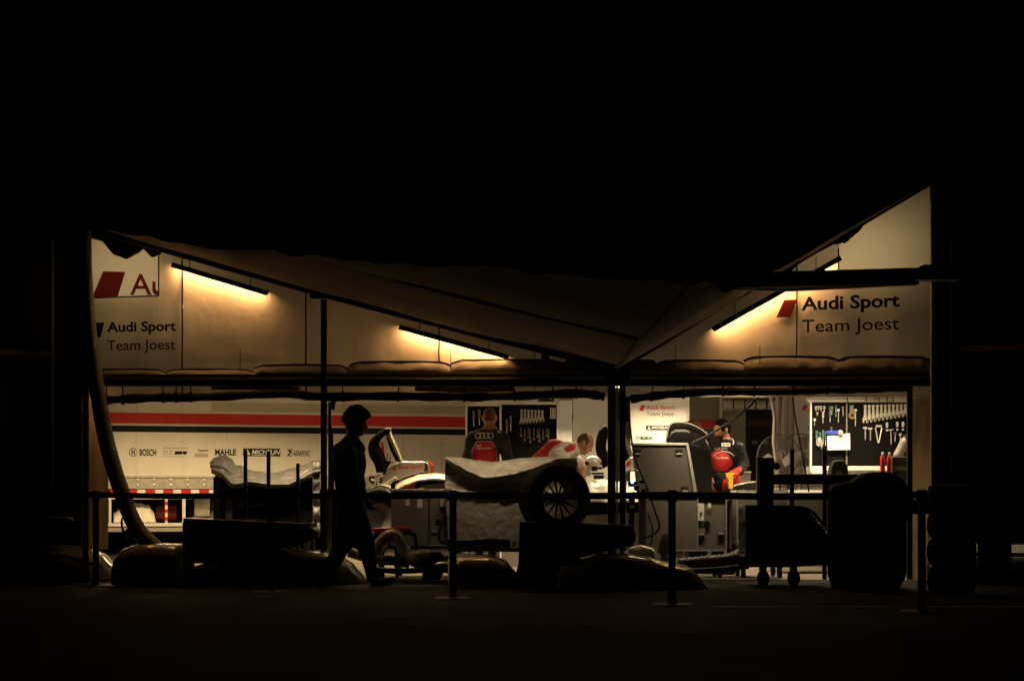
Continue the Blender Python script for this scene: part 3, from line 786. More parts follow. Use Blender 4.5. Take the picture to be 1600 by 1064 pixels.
# light boards behind
def board(x0, y0, x1, y1, Y, label, m='white_panel', name='display_board'):
    t = thing(name, label, 'board', base((x0 + x1) / 2, Y))
    if y1 > 800:
        y1 = 770
        for x_ in (x0 + 3, x1 - 6): MB().pbox(x_, 770, x_ + 3, 880, Y + .01, .03).build('leg', M['dark_steel'], t)
    MB().pbox(x0, y0, x1, y1, Y, .05).build('panel', M[m], t, bevel=.004); return t
board(742, 596, 806, 632, 22.0, 'cream board standing above the left tool cabinet')
board(806, 596, 873, 632, 22.2, 'second cream board above the cabinet, right of a thin joint')
board(896, 600, 950, 900, 21.0, 'plain white board behind the bending man')
b1 = board(985, 598, 1073, 900, 20.6, 'white sponsor board with red and grey team lettering left of the olive wall')
MB().pbox(1073, 598, 1077, 771, 20.58, .06).build('edge_trim', M['alu'], b1)
q = lambda x, y: P(x, y, 20.594)
poly_mb([(1002, 633), (1008.5, 633), (1005, 641.5), (998.5, 641.5)], q).build('emblem', M['ink_red'], b1)
text_mb('Audi Sport', 1010, 633, 1054, 642, q).build('lettering', M['ink_red'], b1)
text_mb('Team Joest', 1010, 643.5, 1053, 651, q).build('lettering', M['ink_grey'], b1)
poly_mb([(1009.5, 665), (1045, 665), (1045, 671.5), (1009.5, 671.5)], q).build('emblem', M['ink'], b1)
q2 = lambda x, y: P(x, y, 20.588)
text_mb('MICHELIN', 1018, 666, 1044, 670, q2, shear=.25, bold=.03).build('lettering', M['ink_white'], b1)
poly_mb([(1011, 670.8), (1014, 666), (1017, 670.8)], q2).build('emblem', M['ink_white'], b1)
mb = ring_mb(996.5, 684, 3.2, .6, q); poly_mb([(995, 682.3), (995.8, 682.3), (995.8, 685.7), (995, 685.7)], q, mb); poly_mb([(997.2, 682.3), (998, 682.3), (998, 685.7), (997.2, 685.7)], q, mb); mb.build('emblem', M['ink_grey'], b1)
text_mb('BOSCH', 1001, 681.5, 1018.5, 686.5, q, bold=.03).build('lettering', M['ink'], b1)
b2 = board(1241, 618, 1290, 900, 20.8, 'white sponsor board half hidden behind the right tool board')
q = lambda x, y: P(x, y, 20.79)
poly_mb([(1256, 633), (1262, 633), (1258.5, 641), (1252, 641)], q).build('emblem', M['ink_red'], b2)
text_mb('Audi Sport', 1263.5, 633, 1310, 642, q).build('lettering', M['ink_red'], b2)
text_mb('Team Joest', 1264, 643.5, 1310, 651, q).build('lettering', M['ink_grey'], b2)
text_mb('BOSCH', 1254, 681, 1272, 686.5, q, bold=.02).build('lettering', M['ink_grey'], b2)
poly_mb([(1263, 665), (1290, 665), (1290, 671), (1263, 671)], q).build('emblem', M['ink'], b2)

# cabin wall and red band behind the two men, doorway
w = thing('cabin_wall', 'olive cabin wall with a red band behind the men on the right', 'wall', base(1100, 22.5))
MB().pbox(1076, 596, 1128, 656, 22.5, .1).build('wall', M['olive'], w)
MB().pbox(1076, 656, 1128, 668.5, 22.49, .1).build('red_band', M['red_paint'], w)
MB().pbox(1076, 668.5, 1128, 900, 22.5, .1).build('lower_wall', M['case'], w)
dw = thing('doorway', 'pale door frame around a dark opening behind the bearded man', 'door frame', base(1165, 22.2))
MB().pbox(1125, 620, 1129, 900, 22.2, .1).build('jamb', M['canvas'], dw); MB().pbox(1129, 618, 1210, 623, 22.15, .1).build('lintel', M['alu_dull'], dw)
MB().pbox(1131, 641, 1165, 900, 22.25, .06).build('leaf', M['olive'], dw)
MB().tube([P(1130, 632, 22.1), P(1163, 632, 22.1), P(1212, 633, 22.1)], .065, 12).build('pipe', M['canvas'], dw, smooth=True)
for x in (1145, 1163, 1180, 1197): MB().lathe([(.07, -.01), (.075, 0), (.07, .01)], P(x, 632, 22.1), (1, 0, 0), 12).build('strap', M['ink'], dw)
MB().tube([P(1129, 639.5, 22.1), P(1160, 639.5, 22.1)], .02, 8).build('rod', M['alu_dull'], dw)
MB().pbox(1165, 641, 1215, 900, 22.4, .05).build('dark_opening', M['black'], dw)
MB().pbox(1165, 657, 1212, 665, 22.38, .02).build('shelf_edge', mat('dim_red', (.05, .006, .006), .6), dw)
for x in (1175, 1192): MB().pbox(x, 688, x + 9, 693, 22.37, .02).build('label_plate', M['ink_grey'], dw)
t = thing('paper_bin', 'grey open crate seen between the bearded man and the dark opening', 'crate', base(1164, 19.5))
MB().pbox(1157, 738, 1173, 756, 19.5, .25).build('bin', M['case'], t, bevel=.01); MB().pbox(1156, 736, 1174, 739, 19.48, .28).build('rim', M['alu_dull'], t)

# pale curtains bunched by the doorway
for i, (x0, x1, Y, y1) in enumerate(((1211, 1219, 20.9, 905), (1221, 1231, 20.7, 905), (1233, 1241, 20.9, 905))):
    mb = MB()
    mb.grid(lambda u, v: P(x0 + (x1 - x0) * u + 1.2 * math.sin(v * 9 + i), 596 + (y1 - 596) * v, Y - .05 * math.sin(u * math.pi) - .015 * math.sin(u * 19 + v * 3)), 14, 40)
    tag(mb.build('curtain', M['canvas'], None, smooth=True, angle=0, solid=.01), ['narrow pale curtain bunched beside the dark opening', 'pale curtain in the middle of the three folds', 'pale curtain against the right sponsor board'][i], 'curtain', 'bunched pale curtains')
mb = MB()
for i in range(6): mb.box(P(1224, 700 + i * 7, 20.55), (.012, .01, .035), ry=.4)
tag(mb.build('flag_ribbon', M['red_paint']), 'short red and white ribbon hanging on the middle curtain', 'ribbon')

# pedestal fans
def fan(cx, cy, r, Y, label):
    t = thing('pedestal_fan', label, 'fan', base(cx, Y)); c = P(cx, cy, Y); rr = r / F * Y
    for q_, dd in ((1, 0), (1, .09)):
        MB().lathe([(rr - .005, dd - .005), (rr + .005, dd - .005), (rr + .005, dd + .005), (rr - .005, dd + .005), (rr - .005, dd - .005)], c, (.25, 1, 0), 40).build('guard_ring', M['dim_steel'], t, smooth=True)
    mb = MB(); ax = Vector((.25, 1, 0)).normalized(); u, w_ = frame_of(ax)
    for k in range(40):
        a = 2 * math.pi * k / 40; d = u * math.cos(a) + w_ * math.sin(a)
        mb.tube([c + d * .07 - ax * .05, c + d * rr * .7 - ax * .045, c + d * rr], .0022, 4, cap=False)
    mb.build('guard_wires', M['dim_steel'], t)
    for k in range(3):
        a = 2.1 * k + .4; d = u * math.cos(a) + w_ * math.sin(a); e = u * math.cos(a + .9) + w_ * math.sin(a + .9)
        MB().prism([c + d * .05, c + d * rr * .85, c + (d + e).normalized() * rr * .9 + ax * .04, c + e * rr * .5 + ax * .04], ax * .006).build('blade', M['case'], t)
    MB().lathe([(0, -.06), (.06, -.05), (.07, 0), (.07, .12), (0, .16)], c, ax, 16).build('motor', M['case'], t, smooth=True)
    MB().tube([c + ax * .1, Vector((c.x, c.y + .1, .05))], .025, 8).build('pole', M['alu_dull'], t)
    MB().lathe([(0, .06), (.2, .05), (.24, .0)], Vector((c.x, c.y + .1, 0)), (0, 0, 1), 20).build('foot', M['black'], t)
fan(1250, 712, 43 * .8, 20.2, 'large wire guard pedestal fan before the right sponsor board')
fan(1216, 712, 33, 20.5, 'wire guard pedestal fan half behind the bunched curtains')

# right tool board
YT = 18.8
tb = thing('tool_board', 'black tool board with white frame, rows of spanners and hand tools on the right', 'tool board', base(1350, YT))
MB().pbox(1268, 629, 1424, 735, YT, .04).build('board', M['tool_black'], tb)
MB().pbox(1262, 613, 1428, 628, YT - .02, .10).build('top_rail', M['white_panel'], tb, bevel=.004)
MB().pbox(1258, 621.5, 1430, 623, YT - .05, .03).build('cable_channel', M['alu_dull'], tb)
MB().pbox(1266, 627, 1268.5, 737, YT - .02, .07).build('side_frame', M['white_panel'], tb)
MB().pbox(1268, 728, 1424, 740, YT - .03, .35).build('tray', M['white_panel'], tb, bevel=.004)
MB().pbox(1366, 620, 1372, 624, YT - .07, .05).build('switch_box', M['case'], tb)
MB().pbox(1322, 630, 1324, 735, YT - .01, .02).build('board_joint', M['ink_grey'], tb)
for x in (1325, 1354, 1374, 1387, 1396):
    MB().tube([P(x, 609, YT - .06), P(x - 1.5, 617, YT - .08), P(x, 628, YT - .04)], .006, 5).build('cable', M['ink'], tb)
for i in range(11):
    x = 1352 + i * 6.25
    spanner(x, 633 - i * .12, 656 - i * 1.05, YT - .02, M['chrome'], '%s spanner from the left in the graded top row of the right tool board' % ORD[i], 'graded row of spanners on the right tool board', .021)
mb = MB()
for i in range(10): mb.lathe([(.006, 0), (.008, -.01), (0, -.012)], P(1354 + i * 6.25, 659 - i * 1.15, YT - .01), (0, 1, 0), 8)
mb.build('pegs', M['chrome'], tb, stuff=True)
for n_, (x, y, h) in enumerate(((1275, 634, 8), (1279, 634, 7), (1283, 634, 8), (1288, 634, 9), (1277, 644, 5), (1286, 643, 18), (1297, 634, 10), (1297, 644, 15), (1306, 633, 11), (1306, 645, 6))):
    driver(x, y, y + h, YT - .02, M['teal'] if x > 1290 else M['alu_dull'], '%s short screwdriver, counted by row, at top left of the right tool board' % ORD[n_], 'screwdrivers at top left of the tool board')
for n_, (x, y) in enumerate(((1276, 673), (1281, 675), (1286, 672), (1290, 674))):
    driver(x, y, y + 22, YT - .03, M['teal'], '%s teal handled driver from the left beside the pinned sheet' % ORD[n_], 'teal drivers left of the paper')
for n_, (x, y, h) in enumerate(((1300, 636, 12), (1310, 640, 20), (1317, 636, 14), (1273, 655, 10), (1299, 668, 6), (1283, 690, 12), (1399, 676, 14), (1407, 678, 18), (1414, 680, 12), (1337, 640, 26))):
    t_ = thing('small_tool', '%s of the slim steel tools scattered on the right tool board' % ORD[n_], 'tool', P(x, y + h, YT), 'slim tools scattered on the right tool board')
    MB().tube([P(x, y, YT - .03), P(x + (n_ % 3 - 1) * .6, y + h, YT - .03)], .006, 6).build('shaft', M['alu_dull'], t_); MB().pbox(x - 1.8, y - 1, x + 1.8, y + 2.5, YT - .045, .03).build('head', M['chrome'] if n_ % 2 else M['dim_steel'], t_)
t = thing('pliers', 'grey pliers hanging below the teal drivers', 'pliers', P(1281, 690, YT))
MB().prism([P(1278, 683, YT - .05), P(1283, 683, YT - .05), P(1286, 698, YT - .05), P(1283, 698, YT - .05), P(1281, 690, YT - .05), P(1280, 698, YT - .05), P(1277, 696, YT - .05)], (0, .02, 0)).build('pliers_body', M['alu_dull'], t)
t = thing('drill_chuck', 'round brown gauge hanging in the middle of the right tool board', 'gauge', P(1331, 648, YT))
MB().lathe([(.015, -.03), (.045, -.03), (.045, 0)], P(1331, 649, YT), (0, 1, 0), 20).build('ring', mat('bronze', (.2, .14, .08), .5, metal=.6), t); MB().pbox(1328, 633, 1334, 643, YT - .03, .03).build('bracket', M['ink_grey'], t)
pl = ((1352, 667), (1360, 668))
for n_, (x, y) in enumerate(pl):
    t = thing('hammer', '%s of two small steel hammers under the spanner row' % ('left', 'right')[n_], 'hammer', P(x, y + 18, YT), 'small hammers on the right tool board')
    MB().pbox(x - 3, y, x + 3, y + 3, YT - .04, .03).build('head', M['chrome'], t); MB().pbox(x - .6, y + 3, x + .8, y + 20, YT - .03, .015).build('handle', M['alu_dull'], t)
t = thing('spring_compressor', 'steel V shaped tool hanging in the middle of the lower tool row', 'tool', P(1374, 690, YT))
for a, b in ((1368, 1372), (1378, 1373)): MB().tube([P(a, 668, YT - .03), P(b, 692, YT - .03)], .008, 6).build('leg', M['chrome'], t)
MB().pbox(1369, 664, 1378, 667, YT - .05, .03).build('head', M['chrome'], t)
for x, y, lab in ((1386, 664, 'steel socket pair hanging right of the V shaped tool'), (1402, 663, 'left one of two short chrome sockets under the spanner row'), (1411, 663, 'right one of two short chrome sockets under the spanner row')):
    t = thing('socket', lab, 'socket', P(x, y, YT)); MB().lathe([(.014, .03), (.016, 0), (.013, -.03), (0, -.03)], P(x, y, YT - .03), (0, 0, 1), 10).build('body', M['chrome'], t); MB().lathe([(.012, -.05), (.014, -.07), (0, -.075)], P(x, y, YT - .03), (0, 0, 1), 10).build('stub', M['alu'], t)
t = thing('t_handle', 'long T handled bar hanging right in the lower tool row', 'tool', P(1391, 695, YT)); MB().tube([P(1392, 672, YT - .03), P(1392.5, 694, YT - .03)], .005, 6).build('bar', M['alu'], t); MB().tube([P(1388, 672, YT - .03), P(1396, 671, YT - .03)], .006, 6).build('grip', M['alu'], t)
t = thing('pinned_sheet', 'white printed calendar sheet pinned on the black tool board under a blue clip', 'paper', P(1310, 703, YT - .05))
MB().add([P(1293, 679, YT - .05), P(1328, 677, YT - .05), P(1328.5, 702.5, YT - .07), P(1293, 703, YT - .06)], [(0, 1, 2, 3)]).build('sheet', M['paper'], t, solid=.003)
MB().pprism([(1292, 672.5), (1312, 673), (1311, 678), (1292, 678)], YT - .08, .03).build('clip', M['blue'], t, bevel=.004)
MB().lathe([(0, -.02), (.03, -.015), (.035, 0)], P(1313, 676, YT - .07), (0.3, 1, 0), 12).build('magnet', M['alu_dull'], t)
mb = MB()
for j in range(5):
    for i in range(7): poly_mb([(1299 + i * 2.7, 684 + j * 2.1), (1300.2 + i * 2.7, 684 + j * 2.1), (1300.2 + i * 2.7, 685 + j * 2.1), (1299 + i * 2.7, 685 + j * 2.1)], lambda x, y: P(x, y, YT - .0735), mb)
mb.build('print', mat('pale_print', (.5, .48, .46), .8), t)
mb = MB()
for x, m_ in ((1304, 0), (1310, 0), (1313, 0)): poly_mb([(x, 682), (x + 4, 682), (x + 4, 683.2), (x, 683.2)], lambda x, y: P(x, y, YT - .0735), mb)
mb.build('print', M['ink_red'], t)
# workbench things in front of the board
YB = 18.0
t = thing('workbench', 'pale bench with aluminium edge before the right tool board', 'bench', base(1340, YB))
MB().pbox(1298, 734, 1392, 741, YB + .1, .5).build('top', M['alu_dull'], t, bevel=.004)
for x in (1300, 1385): MB().pbox(x, 741, x + 6, 900, YB + .15, .06).build('leg', M['alu_dull'], t)
MB().pbox(1406, 746, 1432, 778, YB, .4).build('paper_roll_shelf', M['paper'], t)
for x, lb_ in ((1379, 'red metal bottle with pale cap, left one of the pair by the black box'), (1389.5, 'red metal bottle with pale cap, touching the black box')):
    t = thing('bottle', lb_, 'bottle', P(x, 739, 17.75), 'red bottles on the bench'); r_ = .0265
    MB().lathe([(0, 0), (r_, 0), (r_ * 1.04, .01), (r_, .03), (r_, .155), (r_ * .75, .185), (r_ * .4, .2), (r_ * .4, .205)], P(x, 739, 17.75), (0, 0, 1), 20).build('body', M['bottle_red'], t, smooth=True)
    MB().lathe([(r_ * .5, .205), (r_ * .5, .228), (0, .232)], P(x, 739, 17.75), (0, 0, 1), 14).build('cap', M['paper'], t)
t = thing('ear_defender_box', 'black rounded headset lying on the bench left of the bottles', 'headset', P(1314, 742, YB))
MB().prism([P(x, y, YB) for x, y in ((1298, 742), (1299, 730), (1304, 720), (1312, 718.5), (1320, 719), (1325, 728), (1326, 742), (1316, 742), (1314, 735), (1308, 735), (1306, 742))], (0, .18, 0)).build('shell', M['black'], t, bevel=.012)
t = thing('monitor_box', 'black box with white sponsor print at the right end of the bench', 'box', P(1405, 745, 17.6))
MB().pbox(1395, 714, 1418, 775, 17.6, .06).build('case', M['black'], t, bevel=.006)
MB().pbox(1394, 713, 1418, 714.5, 17.58, .07).build('edge', M['alu_dull'], t)
q = lambda x, y: P(x, y, 17.594)
text_mb('BOSCH', 1401, 728.5, 1416, 734.5, q, bold=.02).build('lettering', M['ink_grey'], t); ring_mb(1397, 731.5, 3, .6, q).build('emblem', M['ink_grey'], t)

# cables hanging inside
def cable(pts, r, label, Y=None, m='black', name='cable', cat='cable'):
    cp = catmull([P(*p) for p in pts], 8)
    return tag(MB().tube(cp, r, 7).build(name, M[m], None, smooth=True, angle=0), label, cat)
cable([(983, 625, 17), (985, 670, 17), (992, 715, 16.9), (1008, 755, 16.8), (1024, 800, 16.7), (1030, 825, 16.7), (1014, 838, 16.7), (1005, 838, 16.7)], .010, 'black cable hanging from the middle post past the open case')
cable([(1188, 618, 17.6), (1160, 645, 17.5), (1120, 672, 17.4), (1078, 694, 17.3)], .011, 'black cable running slantwise in front of the bearded man')
cable([(1238, 612, 17.3), (1242, 650, 17.3), (1250, 690, 17.3), (1258, 735, 17.3), (1264, 768, 17.3)], .010, 'thin black cable dropping in front of the large fan')
cable([(1203, 615, 20), (1210, 650, 20), (1209, 690, 20), (1213, 720, 20)], .022, 'grey wrapped cable hanging along the bunched curtains', m='alu_dull')
cable([(518, 627, 16.7), (515, 650, 16.7), (519, 690, 16.7), (520, 770, 16.7)], .014, 'black cable hanging down beside the slim post')
cable([(1000, 772, 17), (1012, 800, 16.9), (1020, 830, 16.8), (1012, 862, 16.7), (1000, 872, 16.7)], .009, 'loose black cable loop hanging from the valve trolley')
MB_ = MB().pprism([(520, 624), (525, 624), (522, 640), (518, 640)], 16.65, .05); tag(MB_.build('cable_plug', M['black']), 'black plug on the cable beside the slim post', 'plug')

# ------------------------------------------------------------------ flight cases
def latch(x0, y0, x1, y1, Y, par):
    lt = MB().pbox(x0, y0, x1, y1, Y - .006, .02).build('latch', M['ink_grey'], par, bevel=.003)
    o = MB().pbox(x0 + 2, y0 + (y1 - y0) * .55, x1 - 2, y0 + (y1 - y0) * .75, Y - .02, .015); o.build('latch_tongue', M['chrome'], lt)
def edges(x0, y0, x1, y1, Y, d, par, w=1.8, verts=()):
    for a in ((x0, y0, x1, y0 + w), (x0, y1 - w, x1, y1), (x0, y0, x0 + w, y1), (x1 - w, y0, x1, y1)) + tuple((v - w / 2, y0, v + w / 2, y1) for v in verts):
        MB().pbox(a[0], a[1], a[2], a[3], Y - .008, .016).build('edge_rail', M['alu'], par, bevel=.002)
def castors(x0, x1, ytop, Y, d, par):
    for x in (x0 + 8, x1 - 8):
        for dy in (.08, d - .08):
            c = P(x, ytop, Y); fk = MB().bb((c.x - .03, Y + dy - .03, .11), (c.x + .03, Y + dy + .03, c.z)).build('castor_fork', M['dark_steel'], par)
            MB().lathe([(0, -.02), (.06, -.02), (.065, 0), (.06, .02), (0, .02)], (c.x, Y + dy, .065), (1, 0, 0), 16).build('castor', M['rubber'], fk)
YK = 17.3
cs = thing('flight_case', 'pair of joined grey flight cases on castors beside the red jack', 'case', base(650, YK))
MB().pbox(611, 766, 669, 853, YK, .6).build('body', M['case'], cs, bevel=.004); MB().pbox(671, 766, 722, 853, YK + .03, .6).build('body', M['case'], cs, bevel=.004)
edges(667, 766, 722, 853, YK + .03, .6, cs); MB().pbox(611, 764, 722, 767.5, YK - .01, .62).build('lid_rail', M['alu'], cs, bevel=.003)
latch(673, 822, 685, 834, YK + .03, cs)
MB().pbox(681, 811, 689, 820, YK + .02, .02).build('handle_cup', M['black'], cs, bevel=.01)
for x0, y0, x1, y1 in ((634, 780, 640, 790), (652, 780, 660, 793), (688, 779, 695, 791)): MB().pbox(x0, y0, x1, y1, YK - .004, .003 if x0 < 668 else .03).build('label', M['paper'], cs)
castors(612, 720, 853, YK, .6, cs)

co = thing('flight_case', 'large grey flight case with its lid raised and a letter F label on its corner', 'case', base(1070, YK))
YO = 17.2
MB().pbox(1010, 776, 1089, 861, YO, .6).build('body', M['case'], co, bevel=.004)
MB().pprism([(1091, 776), (1135, 776), (1135, 859), (1091, 861)], YO + .02, .6).build('body', mat('pale_case_laminate', (.17, .16, .145), .42, var=.15, vscale=5), co, bevel=.004)
edges(1089, 775, 1136, 861, YO, .6, co, 2); MB().pbox(1008, 858.5, 1090, 861, YO - .01, .03).build('edge_rail', M['alu'], co)
MB().pbox(1008, 771.5, 1137, 776, YO - .02, .65).build('lid_rail', M['alu'], co, bevel=.004)
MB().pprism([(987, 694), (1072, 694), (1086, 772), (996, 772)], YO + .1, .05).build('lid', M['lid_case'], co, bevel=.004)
MB().pprism([(985, 692), (1075, 692), (1075, 695.5), (985, 695.5)], YO + .07, .2).build('edge_rail', M['alu'], co, bevel=.002)
MB().pprism([(1072, 694), (1076, 694), (1090, 772), (1085, 772)], YO + .07, .2).build('edge_rail', M['alu_dull'], co, bevel=.002)
for x0, y0 in ((990, 702), (1055, 702), (1064, 760)):
    MB().pbox(x0, y0, x0 + 12, y0 + 9, YO + .09, .02).build('latch', M['black'], co, bevel=.003); MB().pprism([(x0 + 1, y0 + 7), (x0 + 4, y0 + 6), (x0 + 6, y0 + 5), (x0 + 8, y0 + 6.5), (x0 + 11, y0 + 5.5), (x0 + 11, y0 + 8), (x0 + 1, y0 + 8)], YO + .075, .02).build('latch_tongue', M['chrome'], co)
MB().pbox(1090.5, 786, 1100, 813, YO - .016, .004).build('label', M['paper'], co)
text_mb('F', 1093.5, 800, 1097.5, 809, lambda x, y: P(x, y, YO - .018), bold=.03).build('lettering', M['ink'], co)
MB().pbox(1106, 786, 1111, 793, YO - .012, .004).build('label', M['paper'], co)
latch(1091, 826, 1102, 839, YO, co); latch(1121, 825, 1132, 838, YO, co)
MB().lathe([(0, -.012), (.03, -.01), (.032, .01)], P(1105, 818, YO), (0, 1, 0), 16).build('handle_cup', M['black'], co)
castors(1012, 1134, 861, YO, .6, co)
c3 = thing('flight_case', 'grey flight case partly hidden by the black trolley at right', 'case', base(1170, YO))
MB().pbox(1152, 772, 1230, 861, YO, .6).build('body', M['case'], c3, bevel=.004); edges(1151, 766, 1232, 862, YO, .6, c3, 2)
latch(1155, 828, 1166, 841, YO, c3); castors(1155, 1228, 861, YO, .6, c3)
MB().pbox(1152, 766, 1232, 775, YO + .02, .6).build('lid', M['white_panel'], c3, bevel=.004)
tag(MB().pbox(1226, 766, 1288, 776, 18.2, .6).build('flat_box', M['white_panel'], None, bevel=.006), 'long flat white box lying behind the vertical black bars', 'box')
tag(MB().pbox(1223, 776, 1300, 884, 18.2, .6).build('cupboard', M['dark_laminate'], None, bevel=.006), 'dark cupboard carrying the long flat white box', 'cupboard')

# ------------------------------------------------------------------ tarpaulin covered carts
def rowsheet(rows, nu, sub, amp, seed, Ydeep, fr=7.0, side=True):
    def at(u, v):
        f = v * (len(rows) - 1); i = min(int(f), len(rows) - 2); t = f - i
        a = [rows[j](u) for j in (max(i - 1, 0), i, i + 1, min(i + 2, len(rows) - 1))]
        r = [0.5 * (2 * a[1][c] + (a[2][c] - a[0][c]) * t + (2 * a[0][c] - 5 * a[1][c] + 4 * a[2][c] - a[3][c]) * t * t + (3 * a[1][c] - a[0][c] - 3 * a[2][c] + a[3][c]) * t ** 3) for c in range(3)]
        return r
    def fn(u, v):
        uu = u; back = 0
        if side:
            if u < .06: uu = 0; back = (1 - u / .06)
            elif u > .94: uu = 1; back = (u - .94) / .06
            else: uu = (u - .06) / .88
        x, y, Y = at(uu, v); p = P(x, y, Y)
        s = Vector((p.x * fr, p.z * fr * 1.4, seed))
        rid = 1 - abs(noise.noise(s)) * 2
        rid2 = 1 - abs(noise.noise(s * 2.3 + Vector((3, 1, 7)))) * 2
        diag = noise.noise(Vector(((p.x + p.z * .6) * 5, (p.z - p.x * .4) * 16, seed + 3)))
        w = min(1, v * 6) * (1 + max(0, .42 - v) * 2.2) * (1 - .5 * min(1, max(0, v - .6) * 4))
        dY = -amp * (rid ** 3 * .7 + rid2 ** 3 * .35 + diag * .8) * w
        return p + Vector((0, dY + back * Ydeep, dY * -.2 * w))
    mb = MB(); mb.grid(fn, nu, sub * (len(rows) - 1)); return mb
sagf = lambda u: math.sin(math.pi * min(max(u, 0), 1)) ** .8
YM = 17.15
XM = lambda u: 695 + 207 * u
topm = lambda x: interp([(695, 714), (722, 715.5), (745, 719.5), (768, 722), (790, 720), (815, 716), (850, 714), (902, 714.5)], x)
brk = lambda x: interp([(695, 716), (715, 727), (735, 738), (752, 746), (765, 747), (800, 741), (830, 733), (856, 723), (872, 716.5), (902, 716)], x)
dpt = lambda x: (brk(x) - topm(x)) / 26.0
fold = lambda x: interp([(695, 757), (735, 766), (775, 770), (902, 770)], x)
rows = [lambda u: (XM(u), topm(XM(u)) + .6, YM + .75),
        lambda u: (XM(u), topm(XM(u)), YM + .26),
        lambda u: (XM(u), topm(XM(u)) * .5 + brk(XM(u)) * .5, YM + .14 - .07 * dpt(XM(u))),
        lambda u: (XM(u), brk(XM(u)), YM + .04 - .10 * dpt(XM(u))),
        lambda u: (XM(u), brk(XM(u)) + 6, YM + .13),
        lambda u: (XM(u), fold(XM(u)) - 4, YM + .14),
        lambda u: (XM(u), fold(XM(u)) + 5, YM + .03),
        lambda u: (XM(u), 783 + 2 * math.sin(u * 7), YM + .06),
        lambda u: (698 + 203 * u, 812, YM + .07),
        lambda u: (699 + 202 * u, 843 + 1.5 * math.sin(u * 14), YM + .085)]
mc = thing('covered_cart', 'silver grey tarpaulin draped over a boxy cart in the middle', 'cart', base(798, YM))
rowsheet(rows, 180, 9, .013, 2.2, .72).build('tarpaulin', M['silver_tarp'], mc, smooth=True, angle=0)
MB().pbox(700, 838, 900, 862, YM + .1, .68).build('chassis', M['black'], mc, bevel=.01); MB().pbox(705, 722, 895, 838, YM + .25, .45).build('load', M['black'], mc)
castors(706, 896, 862, YM + .1, .66, mc)
MB().pbox(797, 845, 813, 856, YM + .08, .02).build('number_plate', M['ink_grey'], mc)
text_mb('P', 801, 847, 806, 855, lambda x, y: P(x, y, YM + .078), bold=.03).build('lettering', M['ink'], mc)
MB().tube(catmull([P(696, 800, YM), P(692, 818, YM - .04), P(687, 828, YM - .05), P(688, 846, YM - .05), P(700, 848, YM)], 6), .014, 8).build('handle', M['black'], mc, smooth=True)
lc = thing('covered_cart', 'silver tarpaulin sagging over a dark rack with a crumpled hump at its left', 'cart', base(415, YM))
hump = lambda u: max(0, 1 - abs(u - .12) / .16)
low = lambda x: interp([(328, 733), (345, 741), (362, 757), (390, 753), (420, 757), (450, 757), (470, 748), (490, 738), (510, 733)], x)
top = lambda x: interp([(328, 724), (336, 716), (350, 712), (362, 717), (368, 727), (400, 737), (430, 739), (455, 733), (480, 726), (492, 720), (510, 719)], x)
rows = [lambda u: (328 + 172 * u, top(328 + 172 * u) + 2, YM + 1.0),
        lambda u: (328 + 172 * u, top(328 + 172 * u), YM + .55),
        lambda u: (328 + 172 * u, top(328 + 172 * u) * .6 + low(328 + 172 * u) * .4, YM + .25 - .2 * hump(u)),
        lambda u: (328 + 172 * u, top(328 + 172 * u) * .3 + low(328 + 172 * u) * .7, YM + .18 - .16 * hump(u)),
        lambda u: (329 + 172 * u, low(328 + 172 * u), YM + .08 - .12 * hump(u)),
        lambda u: (329 + 172 * u, low(328 + 172 * u) + 6, YM + .25)]
rowsheet(rows, 110, 10, .030, 8.1, .6, fr=8).build('tarpaulin', M['silver_tarp'], lc, smooth=True, angle=0)
MB().pbox(333, 745, 488, 832, YM + .3, .6).build('rack_body', M['black'], lc, bevel=.01)
MB().pbox(336, 740, 344, 830, YM + .28, .05).build('side_panel', M['ink_grey'], lc)
MB().pbox(352, 775, 362, 826, YM + .25, .05).build('side_panel', M['case'], lc)
MB().pbox(425, 771, 492, 775, YM + .2, .3).build('shelf', M['case'], lc); MB().pbox(372, 786, 420, 792, YM + .27, .05).build('shelf', M['ink_grey'], lc)
mb = MB(); mb.grid(lambda u, v: P(489 + 11 * u, 722 + 118 * v, YM + .14 - .02 * noise.noise(Vector((u * 3, v * 16, 0))) - .02 * math.sin(v * 30)), 8, 60)
mb.build('tarpaulin_edge', M['silver_tarp'], lc, smooth=True, angle=0, solid=.01); castors(336, 486, 832, YM + .3, .6, lc)

# ------------------------------------------------------------------ racing cars inside
YR = 18.9
rc = thing('racing_car', 'white closed racing car with its door raised and red lettering on the engine cover', 'racing car', base(650, YR))
MB().pprism([(598, 744), (604, 734), (617, 724), (630, 721), (664, 721), (668, 726), (667, 737), (650, 740), (634, 745), (620, 751), (611, 748), (600, 746)], YR, .5).build('engine_cover', M['car_white'], rc, bevel=.03, smooth=True)
q = lambda x, y: P(x, y, YR - .006)
poly_mb([(614, 729), (619.5, 729), (618.5, 734.5), (612.5, 734.5)], q).build('emblem', M['ink_red'], rc)
text_mb('Audi Sport', 622, 727.5, 660.5, 734.5, q, bold=.012, rise=1.2).build('lettering', M['ink_red'], rc)
MB().pprism([(663, 722), (667.5, 724), (668, 733), (665, 737), (662, 736), (664, 730)], YR - .012, .1).build('intake', M['black'], rc, bevel=.01)
MB().pprism([(667, 723), (671, 721), (674, 727), (674, 738), (668, 738)], YR + .02, .42).build('tail_fin', M['car_white'], rc, bevel=.02)
MB().pprism([(668, 721), (672, 721.5), (675, 728), (675, 737), (673.5, 737), (673, 727)], YR + .01, .42).build('fin_edge', M['red_paint'], rc, bevel=.004)
def arch(pts_out, pts_in, Y, d): return MB().pprism(pts_out + pts_in[::-1], Y, d)
